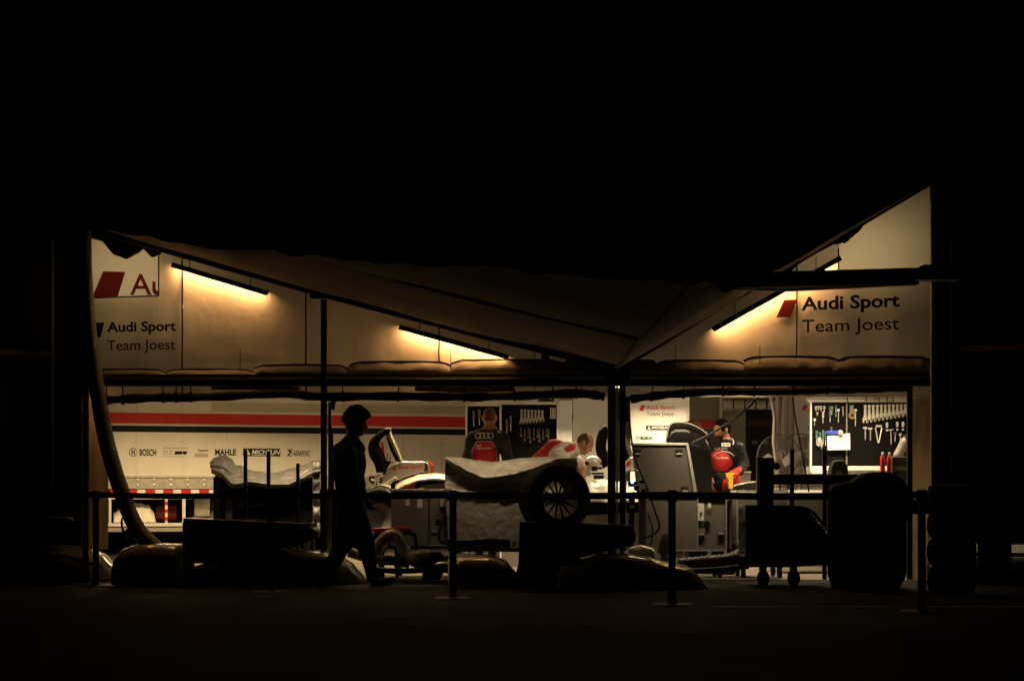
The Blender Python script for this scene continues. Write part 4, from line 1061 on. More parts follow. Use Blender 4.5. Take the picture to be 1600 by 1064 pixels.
MB().grid(lambda u, v: (lambda x, yt: P(x, yt + 9 * v * v + 1.5 * v, YR - .32 * math.sin(v * 1.5) + .08))(618 + 122 * u, interp([(618, 756), (635, 748), (655, 741), (680, 739), (700, 741), (725, 745), (740, 752)], 618 + 122 * u)), 40, 8).build('fender', M['car_silver'], rc, smooth=True, angle=0, solid=.012)
MB().pprism([(612, 750), (640, 752), (690, 748), (738, 752), (740, 790), (600, 790)], YR + .12, .5).build('tub', M['carbon'], rc, bevel=.02)
MB().pprism([(640, 749), (652, 747), (645, 765), (630, 766)], YR + .02, .08).build('red_flash', M['red_paint'], rc, bevel=.004)
MB().pprism([(658, 758), (695, 756), (695, 764), (656, 765)], YR - .02, .06).build('sill', M['case'], rc, bevel=.004)
MB().pprism([(648, 765), (660, 760), (664, 762), (655, 766)], YR - .05, .04).build('mirror', M['car_white'], rc, bevel=.004)
# raised door: thick dark frame, window opening, olive top edge
Yd = YR - .1
dr = MB().tube(catmull([P(x, y, Yd) for x, y in ((596, 738), (594, 722), (587, 708), (584.5, 698), (587, 688), (594, 680), (604, 673.5), (609, 675))], 7), [.04 + .014 * math.sin(i * .12) for i in range(50)], 12, flat=1.5).build('door', M['carbon'], rc, smooth=True, angle=0)
MB().pprism([(604, 670), (607, 670), (612, 682), (620, 700), (628, 720), (621, 720), (611, 700), (603, 680)], Yd + .02, .3).build('door_top', M['car_green'], rc, bevel=.008)
MB().pprism([(603, 680), (606, 682), (617, 705), (625, 721), (619, 721), (609, 702)], Yd - .01, .06).build('door_seal', M['carbon'], rc, bevel=.004)
MB().pprism([(594.5, 692), (598, 690), (600, 700), (602, 718), (598, 720)], Yd + .01, .04).build('door_trim', M['red_paint'], rc)
MB().pprism([(596, 718), (612, 721), (604, 732), (598, 742), (596, 730)], Yd + .05, .3).build('hinge_box', M['carbon'], rc, bevel=.008)
for x in (604.5, 609): MB().tube([P(x, 722, Yd), P(x + 1, 707 + (x - 604), Yd)], .006, 6).build('aerial', M['black'], rc)
for a, b in (((588, 744), (585, 762)), ((592, 742), (590, 760)), ((580, 750), (592, 752)), ((596, 740), (586, 752))):
    MB().tube([P(*a, Yd - .15), P(*b, Yd - .15)], .013, 8).build('suspension_arm', M['alu_dull'], rc)
mb = MB()
for i in range(14): mb.box(P(578 + random.uniform(0, 20), 744 + random.uniform(0, 16), Yd - .1 + random.uniform(0, .1)), (.05, .05, .04), rz=random.random() * 3, rx=random.random())
mb.build('gearbox_parts', M['dark_steel'], rc, bevel=.004)
MB().grid(lambda u, v: P(581 + 29 * u, (762 + 32 * v) - 5 * math.sin(u * 2.6) * (1 - v) + 4 * v * math.sin(u * 6), Yd - .25 - .08 * math.sin(u * math.pi)), 20, 14).build('brake_duct', M['white_sack'], rc, smooth=True, angle=0, solid=.01)
MB().tube(catmull([P(581, 764, Yd - .36), P(592, 760, Yd - .38), (P(604, 761, Yd - .38)), P(611, 766, Yd - .36)], 6), .007, 6).build('piping', M['black'], rc)
MB().pprism([(606, 752), (617, 744), (620, 748), (608, 757), (592, 764), (590, 760)], Yd - .2, .05).build('brake_duct', M['white_sack'], rc, bevel=.006)
def wheel(c, axis, r, w, parts, rim_m='alu', spokes=14, parent=None, rimr=.66):
    ax = Vector(axis).normalized(); u, ww = frame_of(ax); c = Vector(c)
    MB().lathe([(r * rimr, -w * .48), (r * .78, -w * .5), (r * .93, -w * .49), (r * .985, -w * .43), (r, -w * .3), (r, w * .3), (r * .985, w * .43), (r * .93, w * .49), (r * rimr, w * .48)], c, ax, 64).build('tyre', M['rubber'], parent, smooth=True, angle=50)
    rm = MB().lathe([(r * rimr, w * .48), (r * (rimr - .03), w * .46), (r * (rimr - .05), 0), (r * (rimr - .04), -w * .44), (r * (rimr + .01), -w * .49), (r * (rimr + .015), -w * .47)], c, ax, 48).build('rim', M[rim_m], parent, smooth=True)
    for k in range(spokes):
        a = 2 * math.pi * k / spokes; d = u * math.cos(a) + ww * math.sin(a); e = ax.cross(d)
        h0 = c + d * r * .1 - ax * w * .30; h1 = c + d * r * (rimr - .04) - ax * w * .36
        s = MB().prism([h0 - e * r * .028, h0 + e * r * .028, h1 + e * r * .018, h1 - e * r * .018], ax * r * .05).build('spoke', M[rim_m], rm)
    MB().lathe([(0, -w * .34), (r * .07, -w * .34), (r * .13, -w * .3), (r * .13, -w * .15)], c, ax, 20).build('hub', M['dark_steel'], rm, smooth=True)
wt = thing('car_wheel', 'tyre with grooved sidewall behind the walking man legs', 'wheel', base(592, 17.9))  # partly hidden wheel of the white racing car
c_ = P(584, 810, 17.9); MB().lathe([(.18, -.13), (.2, -.15), (.22, -.135), (.24, -.155), (.26, -.14), (.28, -.155), (.30, -.14), (.32, -.13), (.325, 0), (.32, .13), (.18, .15)], c_, (-.5, .85, 0), 48).build('tyre', M['rubber'], wt, smooth=True, angle=20)
MB().lathe([(0, .02), (.12, -.02), (.18, -.12)], c_, (-.5, .85, 0), 32).build('rim', M['alu_dull'], wt, smooth=True)

# second car in the middle, white sheet over its nose
r2 = thing('racing_car', 'racing car under work with a white sheet on its nose, behind the two middle posts', 'racing car', base(950, 18.6))
mb = MB()
mb.grid(lambda u, v: P(898 + 112 * u, interp([(898, 775), (908, 758), (925, 750), (944, 749), (965, 752), (985, 757), (1000, 765), (1010, 776)], 898 + 112 * u) * (1 - v) + 784 * v, 18.1 - .35 * math.sin(v * 1.5) + .05 * noise.noise(Vector((u * 9, v * 5, 2))) + .02 * abs(noise.noise(Vector((u * 25, v * 17, 2))))), 60, 20)
mb.build('cover_sheet', M['white_sack'], r2, smooth=True, angle=0)
MB().grid(lambda u, v: P(903 + 108 * u, 752 + 20 * v, 18.15 + .9 * (1 - v)), 10, 4).build('bonnet', M['car_white'], r2, smooth=True)
MB().pprism([(900, 784), (1012, 784), (1012, 800), (900, 806)], 18.0, .8).build('tub', M['carbon'], r2, bevel=.02)
# raised door behind the posts
MB().tube(catmull([P(x, y, 18.9) for x, y in ((950, 672), (944, 676), (940, 688), (939, 702), (944, 716), (950, 728))], 7), .055, 12, flat=1.2).build('door', M['carbon'], r2, smooth=True, angle=0)
MB().pprism([(974, 682), (977, 680), (986, 700), (992, 722), (986, 722), (978, 702)], 18.9, .3).build('door_edge', M['car_white'], r2, bevel=.008)
MB().pprism([(974, 690), (984, 714), (984, 726), (974, 716)], 18.85, .2).build('window', M['carbon'], r2)
MB().pprism([(976, 725), (981, 716), (987, 713), (994, 714), (994, 734), (976, 736)], 18.8, .3).build('engine_cover', M['car_white'], r2, bevel=.03, smooth=True)
MB().pprism([(980, 721), (986, 720), (984, 728), (977, 728.5)], 18.79, .01).build('emblem', M['ink_red'], r2)
for i, (x0, y0, x1, y1) in enumerate(((912, 727, 924, 744), (925, 718, 934, 736), (925, 738, 944, 741), (928, 742, 944, 748), (934, 729, 942, 733))):
    MB().pbox(x0, y0, x1, y1, 18.6 + i * .03, .2).build('cockpit_part', M['white_sack'] if i == 0 else M['black'], r2, bevel=.015)
t = thing('helmet', 'white helmet with a black visor band right of the bending man face', 'helmet', P(926, 728, 18.5))
c = P(926, 724, 18.5)
mb = MB(); n_ = 24
mb.grid(lambda u, v: c + Vector((math.cos(u * 6.2832) * .105 * math.cos(v * 1.9 - .33), math.sin(u * 6.2832) * .12 * math.cos(v * 1.9 - .33), .095 * math.sin(v * 1.9 - .33))), n_, 14)
mb.build('shell', M['car_white'], t, smooth=True, angle=0); MB().lathe([(.107, -.02), (.112, -.015), (.112, .0), (.104, .02)], c + Vector((-.004, -.004, .005)), (.0, 0, 1), 32).build('visor_band', M['black'], t, smooth=True)

# valve trolley with handle
vt = thing('valve_trolley', 'small black valve trolley with bent tube handle and blue light before the open case', 'trolley', base(990, 16.95))
MB().tube(catmull([P(x, y, 17) for x, y in ((977, 860), (977, 780), (978, 742), (982, 736), (990, 734.5), (997, 736), (999, 742), (999, 770))], 5), .011, 10).build('handle', M['alu_dull'], vt, smooth=True)
mb = MB()
for x, y, s in ((995, 762, .07), (1003, 752, .05), (1006, 765, .06), (990, 774, .08), (1000, 772, .06), (985, 778, .05), (1010, 772, .04)):
    mb.lathe([(0, -s * .5), (s * .4, -s * .5), (s * .5, 0), (s * .4, s * .5), (0, s * .5)], P(x, y, 16.85), (random.random(), 1, random.random()), 12)
mb.build('valves', M['black'], vt, smooth=True)
for y in (758, 764, 770): MB().tube([P(998, y, 16.78), P(1009, y - 1, 16.78)], .006, 6).build('fitting', M['chrome'], vt)
MB().lathe([(0, -.01), (.012, -.008), (.014, 0)], P(988, 753, 16.9), (0, 1, 0), 12).build('indicator', M['led'], vt)
MB().pbox(982, 752, 996, 760, 16.91, .06).build('control_box', M['black'], vt, bevel=.006)
MB().tube([P(1005, 775, 16.9), P(1005, 862, 16.9)], .05, 14).build('cylinder', M['case'], vt, smooth=True)
MB().tube([P(988, 775, 16.9), P(985, 860, 16.9)], .03, 10).build('stem', M['dark_steel'], vt)
MB().lathe([(0, -.02), (.02, -.02), (.02, .02), (0, .02)], P(988, 791, 16.84), (1, 0, 0), 12).build('brass_cock', mat('brass', (.6, .4, .15), .3, metal=1), vt)
MB().bb((P(972, 0, 16.8).x, 16.75, .1), (P(1010, 0, 16.8).x, 17.05, .2)).build('foot', M['black'], vt, bevel=.01)

# dark curved door panel propped behind the open case
dp = thing('door_panel', 'glossy black curved car door held up behind the open flight case', 'car door', base(1075, 17.9))
MB().grid(lambda u, v: (lambda x, yt: P(x, yt + (772 - yt) * v, 17.95 - .16 * math.sin(min(1, v * 3) * 1.57)))(1040 + 72 * u, interp([(1040, 720), (1041, 690), (1043, 672), (1048, 662), (1055, 659.5), (1072, 659.5), (1088, 665), (1100, 672), (1107, 680), (1111, 700), (1112, 730)], 1040 + 72 * u)), 44, 16).build('skin', M['carbon'], dp, smooth=True, angle=0, solid=.02)
MB().tube(catmull([P(x, y, 17.86) for x, y in ((1042, 690), (1044, 672), (1049, 662), (1058, 660), (1072, 661), (1088, 666.5), (1100, 674), (1106, 680))], 6), .008, 8).build('rim', M['car_silver'], dp, smooth=True)  # silver tube added along the door edge for its thin highlight
# dark car fender on the right and white part
fd = thing('car_fender', 'dark glossy car fender curving up behind the yellow tool', 'fender', base(1160, 17.9))
MB().grid(lambda u, v: P(1118 + 80 * u, interp([(1118, 774), (1126, 767), (1140, 761), (1158, 756), (1180, 752.5), (1198, 752)], 1118 + 80 * u) + 22 * v, 17.9 - .3 * math.sin(v * 1.5)), 30, 10).build('skin', M['carbon'], fd, smooth=True, angle=0, solid=.012)
MB().tube(catmull([P(x, y, 17.84) for x, y in ((1138, 763), (1150, 758), (1166, 754.5), (1182, 753), (1196, 753))], 5), .010, 8).build('edge', M['car_white'], fd, smooth=True)
t = thing('inspection_lamp', 'yellow handheld tool with a black nose held by the bearded man', 'hand tool', P(1140, 765, 17.75))
MB().pprism([(1134, 739), (1147, 738), (1149.5, 741), (1148.5, 746), (1146, 747), (1145, 764), (1139, 764), (1138, 748), (1134, 745)], 17.75, .07).build('body', M['yellow'], t, bevel=.012)
MB().pprism([(1119, 738), (1134, 739.5), (1136, 748), (1128, 749), (1122, 743)], 17.75, .06).build('nose', M['black'], t, bevel=.008)
# black upright flap left of the raised panel? red jack and hoses on the floor
jk = thing('floor_jack', 'low red jack beam on a dark stand in front of the grey cases', 'jack', base(612, 17.0))
MB().pprism([(581, 825), (640, 823.5), (643, 826), (641, 830.5), (583, 830.5)], 17.0, .18).build('beam', M['red_paint'], jk, bevel=.012)
MB().tube(catmull([P(x, y, 17.0) for x, y in ((588, 834), (630, 833), (645, 834), (649, 842), (650, 862), (650, 890))], 5), .02, 8).build('frame', M['black'], jk, smooth=True)
MB().pbox(584, 831, 622, 846, 17.05, .15).build('pump', M['dark_steel'], jk, bevel=.01); MB().pbox(590, 846, 600, 903, 17.1, .1).build('leg', M['dark_steel'], jk)
for x in (597, 602): MB().tube([P(x, 862, 16.8), P(x + 3, 850, 16.8)], .010, 8).build('piston', mat('gold_metal%d' % x, (.7, .5, .25), .3, metal=1), jk)

def ribbed(pts, r, label, m='duct_silver', per=3, n=14, name='flexible_duct', amp=.10, cnt=14):
    cp = catmull([P(*p) for p in pts], cnt)
    rs = [r * (1 + amp * math.sin(i * 2 * math.pi / per) + .05 * noise.noise(Vector((i * .1, r * 50, 1)))) for i in range(len(cp))]
    return tag(MB().tube(cp, rs, n).build(name, M[m], None, smooth=True, angle=0), label, 'duct')
ribbed([(588, 865, 16.9), (592, 852, 16.9), (602, 840, 16.9), (616, 836, 16.9), (626, 845, 16.85), (634, 862, 16.8), (648, 876, 16.7), (668, 880, 16.7)], .062, 'silver ribbed duct looping up and over in front of the red jack', cnt=16)
ribbed([(640, 874, 16.75), (662, 869, 16.7), (690, 872, 16.6), (705, 876, 16.6), (735, 874, 16.6)], .070, 'silver ribbed duct lying on the floor below the grey cases', cnt=16)
ribbed([(545, 862, 16.9), (565, 868, 16.9), (590, 874, 16.8), (620, 876, 16.8), (640, 880, 16.8)], .055, 'dull ribbed duct on the floor behind the walking man legs', m='duct', cnt=16)
ribbed([(1150, 852, 16.7), (1160, 862, 16.6), (1140, 874, 16.5), (1100, 878, 16.5), (1060, 882, 16.5)], .065, 'grey textured duct lying on the floor below the open case', m='duct')
ribbed([(1045, 842, 16.8), (1040, 852, 16.75), (1038, 870, 16.7), (1050, 886, 16.6)], .07, 'short grey duct standing up before the open case', m='duct')
cable([(1020, 888, 16.3), (1060, 892, 16.3), (1120, 890, 16.3), (1170, 884, 16.3)], .03, 'thick black hose along the floor under the grey duct', name='hose', cat='hose')
cable([(575, 888, 16.5), (620, 892, 16.4), (680, 890, 16.4), (720, 892, 16.4)], .03, 'black hose on the floor in front of the silver ducts', name='hose', cat='hose')
t = thing('white_container', 'pale round lid on the floor among ducts near the slim post', 'container', base(505, 16.7))
MB().lathe([(.0, .16), (.14, .15), (.20, .10), (.20, 0)], (P(505, 0, 16.75).x, 16.75, .1), (0, 0, 1), 24).build('lid', M['case'], t, smooth=True)
MB().lathe([(.19, .1), (.19, 0)], (P(505, 0, 16.75).x, 16.75, 0), (0, 0, 1), 24).build('tub', M['case'], t, smooth=True)
t = tag(MB().lathe([(0, -.03), (.10, -.02), (.12, 0), (.10, .02), (0, .03)], P(694, 884, 16.3), (0, .3, 1), 24).build('steel_dish', M['chrome'], None, smooth=True), 'shiny shallow steel dish on the floor right of the dark winglet', 'dish')

# big duct hanging down the left bay
pts = [(131, 362, 16.3), (133, 430, 16.3), (138, 505, 16.3), (147, 580, 16.3), (157, 640, 16.3), (168, 696, 16.3), (187, 760, 16.25), (210, 818, 16.2), (236, 850, 16.1), (262, 868, 16.0), (285, 880, 15.9)]
cp = catmull([P(*p) for p in pts], 26)
rs = [(.072 + .010 * min(1, i / 150)) * (1 + .03 * math.sin(i * 2.1) + .05 * noise.noise(Vector((i * .07, 0, 0)))) for i in range(len(cp))]
hd = thing('flexible_duct', 'long dark flexible air duct curving down the left bay in front of the trailer', 'duct', P(152, 600, 16.3))
MB().tube(cp, rs, 20).build('hose', M['duct'], hd, smooth=True, angle=0)
MB().lathe([(.088, -.02), (.091, 0), (.088, .02)], P(207, 826, 16.2), (.5, 0, -.85), 18).build('collar', M['black'], hd)
cable([(193, 807, 16.3), (190, 815, 16.2), (193, 832, 16.2), (198, 845, 16.1)], .012, 'thin loop of cable beside the lower end of the big duct')
cone = thing('traffic_cone', 'small red cone behind the foot of the big duct', 'cone', base(206, 16.6)); MB().lathe([(.10, 0), (.02, .33), (0, .33)], (P(206, 0, 16.6).x, 16.6, .03), (0, 0, 1), 20).build('cone_body', M['ink_dred'], cone, smooth=True); MB().bb(Vector((P(206, 0, 16.6).x, 16.6, 0)) + Vector((-.13, -.13, 0)), Vector((P(206, 0, 16.6).x, 16.6, .03)) + Vector((.13, .13, 0))).build('cone_base', M['black'], cone)
for x, Y in ((152, 15.9),): pass

# ------------------------------------------------------------------ body panels on the ground outside
def fender(px0, px1, prof, Y, wdt, label, m, arch=None, yb=None, decal=None, group=None, tilt=0.0, lip=True):
    yb = yb or HZ + EYE * F / Y
    t = thing('body_panel', label, 'body panel', base((px0 + px1) / 2, Y), group)
    def fn(u, v):
        px = px0 + (px1 - px0) * u; top_ = interp(prof, px)
        a = math.pi * v; c_ = math.cos(a); s_ = math.sin(a)
        X = P(px, 0, Y).x; H = max(.01, (yb - top_) / F * Y)
        endt = min(1, min(u, 1 - u) * 6) ** .5
        sy = (1 if c_ > 0 else -1) * abs(c_) ** .55; sz = max(s_, 0) ** .62
        y = Y - sy * wdt / 2 * (0.35 + .65 * endt) + .04 * math.sin(u * 7)
        z = H * sz + .012
        if arch and v < .5:
            ax_, ay_, ar_ = arch; pz = HZ - (z - EYE) / Y * F
            d = math.hypot(px - ax_, (pz - ay_) * 1.0)
            if d < ar_: y += .30 * min(1, (ar_ - d) / 3)
        return (X, y, z)
    def mf(u, v):
        if arch and v < .5:
            p = fn(u, v); px = px0 + (px1 - px0) * u; pz = HZ - (p[2] - EYE) / Y * F
            return 1 if math.hypot(px - arch[0], pz - arch[1]) < arch[2] else 0
        return 0
    MB().grid(fn, 110, 40, mfn=mf).build('shell', [M[m], M['black']], t, smooth=True, angle=0)
    if lip and arch:
        pts_ = []
        for k in range(25):
            a = math.pi * (k / 24); x = arch[0] + arch[2] * math.cos(a); y = arch[1] - arch[2] * math.sin(a)
            if y < yb and px0 < x < px1 and y > interp(prof, x) + 2: pts_.append(P(x, y, Y - wdt / 2 - .0))
        if len(pts_) > 3: MB().tube(pts_, .008, 6).build('arch_lip', M[m], t, smooth=True)
    return t
def crest_glint(t, pts, Y, r=.010, m='car_silver'):  # silver tube added along a panel's crest in place of its highlight
    MB().tube(catmull([P(x, y, Y - .02 * math.sin(i)) for i, (x, y) in enumerate(pts)], 8), [r * (.4 + .6 * math.sin(math.pi * k / (8 * (len(pts) - 1)))) for k in range(8 * (len(pts) - 1) + 1)], 8, flat=.6).build('crest_glint_tube', M[m], t, smooth=True, angle=0)
crest_glint_ = crest_glint
fender(20, 182, [(20, 853), (40, 849), (70, 849), (105, 852), (140, 857), (160, 866), (182, 888)], 16.9, .5, 'silver nose panel with a dark wheel arch and a red streak at far left', 'car_white', (62, 900, 42))
q = lambda x, y: P(x, y, 16.62)
MB().pprism([(76, 865), (110, 868), (135, 876), (160, 884), (130, 882), (108, 873), (78, 869)], 16.60, .02).build('red_streak', M['ink_dred'], [o for o in C.objects if o.name.startswith('body_panel')][0])
fender(178, 300, [(178, 892), (182, 872), (196, 858), (215, 852), (260, 850), (300, 852)], 16.0, .6, 'rounded dark grey nose cone beside the foot of the duct', 'car_green')
fender(288, 572, [(288, 888), (330, 880), (370, 868), (395, 858), (412, 853), (440, 853), (475, 860), (505, 864), (530, 868), (548, 880), (560, 893), (572, 908)], 16.35, .55, 'long pale silver front fender with dark wheel arch behind the walking man', 'car_silver', (432, 905, 46))
bp = [o for o in C.objects if o.name.startswith('body_panel')][-1]
crest_glint(bp, [(392, 866), (412, 856), (440, 854), (470, 861), (486, 872)], 16.08)
text_mb('ultra', 520, 888, 546, 898, lambda x, y: P(x, y, 16.068)).build('lettering', M['ink_grey'], bp)
MB().pprism([(455, 874), (480, 872), (510, 874), (520, 878), (495, 879), (470, 877)], 16.06, .02).build('red_streak', M['ink_dred'], bp)
fender(700, 814, [(700, 874), (730, 868), (765, 868), (790, 876), (804, 892), (814, 912)], 15.7, .7, 'rounded olive silver tail panel left of the dark engine cover', 'car_green')
crest_glint([o for o in C.objects if o.name.startswith('body_panel') and o.parent is None][-1], [(722, 871), (750, 867.5), (775, 870), (792, 880), (803, 893)], 15.5)
fender(870, 1106, [(870, 884), (895, 882), (915, 874), (940, 867), (975, 866), (1010, 871), (1045, 879), (1070, 884), (1085, 895), (1096, 908), (1106, 919)], 15.5, .65, 'long dark olive front fender with a highlight set on its crest beside the right barrier post', 'car_green', (965, 926, 52))
r4_ = [o for o in C.objects if o.name.startswith('body_panel') and o.parent is None][-1]
crest_glint(r4_, [(912, 879), (924, 876), (938, 869), (960, 866.5), (985, 867), (1012, 873), (1036, 884)], 15.22, .012)
crest_glint(r4_, [(1062, 882), (1078, 888), (1090, 899), (1100, 914)], 15.3, .008)
fender(972, 1032, [(972, 866), (985, 856), (1000, 852), (1018, 856), (1032, 868)], 16.3, .35, 'small dark rounded cover lying behind the right fender', 'car_green')
fender(812, 905, [(812, 880), (840, 876), (880, 876), (905, 884)], 15.9, .5, 'low dark engine cover under the rear wing at centre', 'carbon')
def wing(poly, Y, plane, txt, label):
    t = thing('rear_wing', label, 'rear wing', base(poly[0][0], Y))
    MB().pprism(poly, Y, .03).build('end_plate', M['carbon'], t, bevel=.006)
    MB().pprism([(x, y) for x, y in poly], Y + .62, .03).build('end_plate', M['carbon'], t, bevel=.006)
    x0, y0, x1, y1 = plane
    MB().prism([P(x0, y0, Y + .03), P(x1, y1, Y + .03), P(x1, y1 + 7, Y + .03), P(x0, y0 + 7, Y + .03)], (0, .59, 0)).build('wing_plane', M['car_silver'], t, bevel=.006)
    for f in (.3, .7): MB().box(P(x0 + (x1 - x0) * f, 880, Y + .3) + Vector((0, 0, 0)), (.05, .04, .36)).build('strut', M['black'], t)
    if txt: text_mb(txt, 293, 822, 375, 838, lambda x, y: P(x, y, Y - .004), rise=-3, bold=.01).build('lettering', M['alu_dull'], t)
    return t
wing([(285, 816), (420, 822), (488, 826), (499, 834), (492, 842), (470, 850), (440, 856), (400, 866), (380, 880), (285, 880)], 15.7, (286, 809, 484, 818), 'Audi ultra', 'dark rear wing with faint lettering on its side plate left of the walking man')
wing([(812, 815), (900, 817), (985, 821), (993, 830), (993, 846), (985, 852), (930, 866), (895, 874), (878, 884), (868, 905), (860, 915), (800, 918), (810, 880)], 15.2, (812, 814.5, 988, 820), None, 'black rear wing below the big tyre in the centre')
wing([(-20, 812), (70, 812), (100, 808), (110, 812), (112, 826), (100, 836), (60, 845), (-20, 850)], 16.2, (-20, 806, 90, 808), None, 'dark rear wing at far left edge above the silver nose')
t = tag(MB().pprism([(672, 862), (688, 862), (700, 882), (686, 907), (657, 907), (664, 884)], 16.4, .25).build('winglet', M['carbon'], None, bevel=.01), 'black wedge shaped winglet standing on the ground right of the walking man', 'winglet')

# tyre on a trolley
ty = thing('racing_wheel', 'big black racing tyre on a many spoked rim above the black rear wing', 'wheel', P(866, 831, 15.95))  # racing wheel with its tyre, carried by the trolley below
wheel(P(866, 779, 15.95), (-.42, 1, .0), .335, .34, None, 'dark_steel', 14, ty, rimr=.62)
tt = thing('wheel_trolley', 'low black trolley frame carrying the big racing tyre', 'trolley', base(866, 15.95))
c = P(866, 0, 15.95)
for dx in (-.22, .22): MB().tube([(c.x + dx, 15.7, .55), (c.x + dx, 16.2, .55)], .035, 12).build('roller', M['dark_steel'], tt); MB().bb((c.x + dx - .03, 15.72, 0), (c.x + dx + .03, 16.18, .52)).build('leg', M['black'], tt, bevel=.006)
MB().bb((c.x - .3, 15.75, .2), (c.x + .3, 16.15, .26)).build('shelf', M['black'], tt)

# bars of the carriers
def bars(lst, label, Y, cross=None, cat='rack'):
    t = thing('carrier_frame', label, cat, base(lst[0][0], Y))
    for x, w_, y0, y1 in lst: MB().pbox(x - w_ / 2, y0, x + w_ / 2, y1, Y, .05).build('upright', M['dark_steel'], t, bevel=.004)
    for x0, y0, x1, y1 in (cross or []): MB().pbox(x0, y0, x1, y1, Y + .005, .045).build('cross_bar', M['dark_steel'], t, bevel=.004)
    return t
bars([(383, 5, 703, 905), (419, 5.5, 705, 905), (465, 5, 724, 905)], 'black carrier frame with three uprights in front of the left covered rack', 16.5, [(380, 860, 468, 866)])
bf_ = bars([(1190, 6, 725, 905), (1238, 6, 702, 905), (1289, 6, 702, 905)], 'black carrier frame with thick cross bar and uprights before the right tool board', 16.4, [(1190, 741, 1340, 757)])
MB().tube([P(1192, 760.5, 16.4), P(1330, 759, 16.4)], .006, 6).build('silver_rod', M['alu'], bf_)
MB().pbox(1184, 714.5, 1209, 790, 16.5, .04).build('end_panel', M['case'], bf_, bevel=.004); MB().pbox(1183, 714, 1186, 790, 16.48, .07).build('edge', M['alu_dull'], bf_)
MB().lathe([(0, -.03), (.035, -.03), (.04, 0), (0, .02)], P(1213, 728, 16.5), (0, 1, 0), 14).build('clamp', M['dark_steel'], bf_)
# black trolley with castors and chain of beads
bt = thing('black_cabinet', 'large black cabinet trolley on castors at right of centre', 'cabinet', base(1230, 15.7))
MB().pbox(1165, 789, 1243, 886, 15.7, .5).build('body', M['carbon'], bt, bevel=.01)
MB().pprism([(1243, 789), (1262, 792), (1275, 800), (1288, 818), (1298, 845), (1300, 862), (1296, 880), (1243, 886)], 15.72, .45).build('fender', M['carbon'], bt, bevel=.02)
for x in (1195, 1243):
    cx = P(x, 0, 15.7).x; MB().lathe([(0, -.03), (.07, -.03), (.075, 0), (.07, .03), (0, .03)], (cx, 15.8, .078), (1, .4, 0), 20).build('castor', M['rubber'], bt, smooth=True); MB().bb((cx - .03, 15.77, .1), (cx + .03, 15.85, .26)).build('fork', M['dark_steel'], bt)
for i in range(14):
    u = i / 13; x = 1268 + 34 * math.sin(u * 1.5); y = 803 + 60 * u
    MB().lathe([(0, -.012), (.013, -.008), (.013, .006), (0, .013)], P(x, y, 15.64), (0, 0, 1), 8).build('bead', M['chrome'], bt, smooth=True)
MB().lathe([(0, -.012), (.016, -.006), (.016, .004), (0, .012)], P(1294, 866, 15.68), (1, 0, 0), 8).build('bead', M['chrome'], bt)
# big dark covered chassis
ch = thing('covered_chassis', 'tall black chassis with tyre under dark cover left of the right curtain', 'chassis', base(1360, 15.3))
MB().pprism([(1301, 757), (1333, 753), (1344, 745), (1356, 739), (1377, 738), (1398, 742), (1412, 752), (1418, 766), (1419, 900), (1400, 930), (1312, 935), (1301, 900)], 15.3, .3).build('cover', M['black_canvas'], ch, bevel=.05, smooth=True)
wheel(P(1372, 785, 15.6), (-.35, 1, 0), .30, .3, None, 'dark_steel', 10, ch, rimr=.6)
MB().pbox(1404, 858, 1420, 861, 15.25, .02).build('bright_edge', M['alu'], ch)
t = thing('tyre_stack', 'black rounded tyre pile just right of the curtain at right', 'tyres', base(1487, 14.6))
for i in range(4): MB().lathe([(.0, 0), (.12, 0), (.20, .02), (.22, .09), (.22, .17), (.20, .235), (.12, .25), (0, .25)], (P(1487, 0, 14.6).x, 14.6, i * .25), (0, 0, 1), 36).build('tyre', M['rubber'], t, smooth=True)

tag(MB().pbox(1402, 780, 1514, 803, 14.9, .08).build('low_beam', M['black'], None, bevel=.01), 'thick black beam passing in front of the right side curtain', 'beam')

# ------------------------------------------------------------------ retractable belt barrier
line = [(-6.2, 17.1), (P(150, 0, 15.85).x, 15.85), (P(422, 0, 14.8).x, 14.8), (P(708, 0, 13.9).x, 13.9), (P(1050, 0, 13.08).x, 13.08), (3.15, 12.3)]
labs = ['belt barrier post hidden in the dark at the far left', 'belt barrier post standing under the pale side curtain at left', 'belt barrier post in front of the left carrier frame', 'belt barrier post between the winglet and the olive tail panel', 'belt barrier post in front of the open flight case', 'belt barrier post beside the right side curtain']
bp0 = None
for i, (x, y) in enumerate(line):
    if bp0 is None:
        t = thing('barrier_post', labs[i], 'barrier post', (x, y, 0), 'belt barrier posts in a line across the front')
        MB().lathe([(0, .016), (.05, .018), (.15, .012), (.165, .006), (.165, 0)], (x, y, 0), (0, 0, 1), 32).build('base_plate', M['dark_steel'], t, smooth=True)
        MB().lathe([(.045, .016), (.045, .03), (.031, .035), (.031, .86), (0, .86)], (x, y, 0), (0, 0, 1), 20).build('pole', M['dark_steel'], t, smooth=True)
        MB().lathe([(.031, .84), (.042, .85), (.042, .925), (.035, .94), (0, .942)], (x, y, 0), (0, 0, 1), 20).build('head', M['black'], t, smooth=True)
        bp0 = t; p0 = Vector((x, y, 0))
    else: dup(bp0, Vector((x, y, 0)) - p0, labs[i])
bl = ['black belt between the far left post and the next', 'black belt in front of the big duct', 'black belt at the waist of the walking man', 'black belt crossing before the big tyre', 'black belt across the right part of the scene']
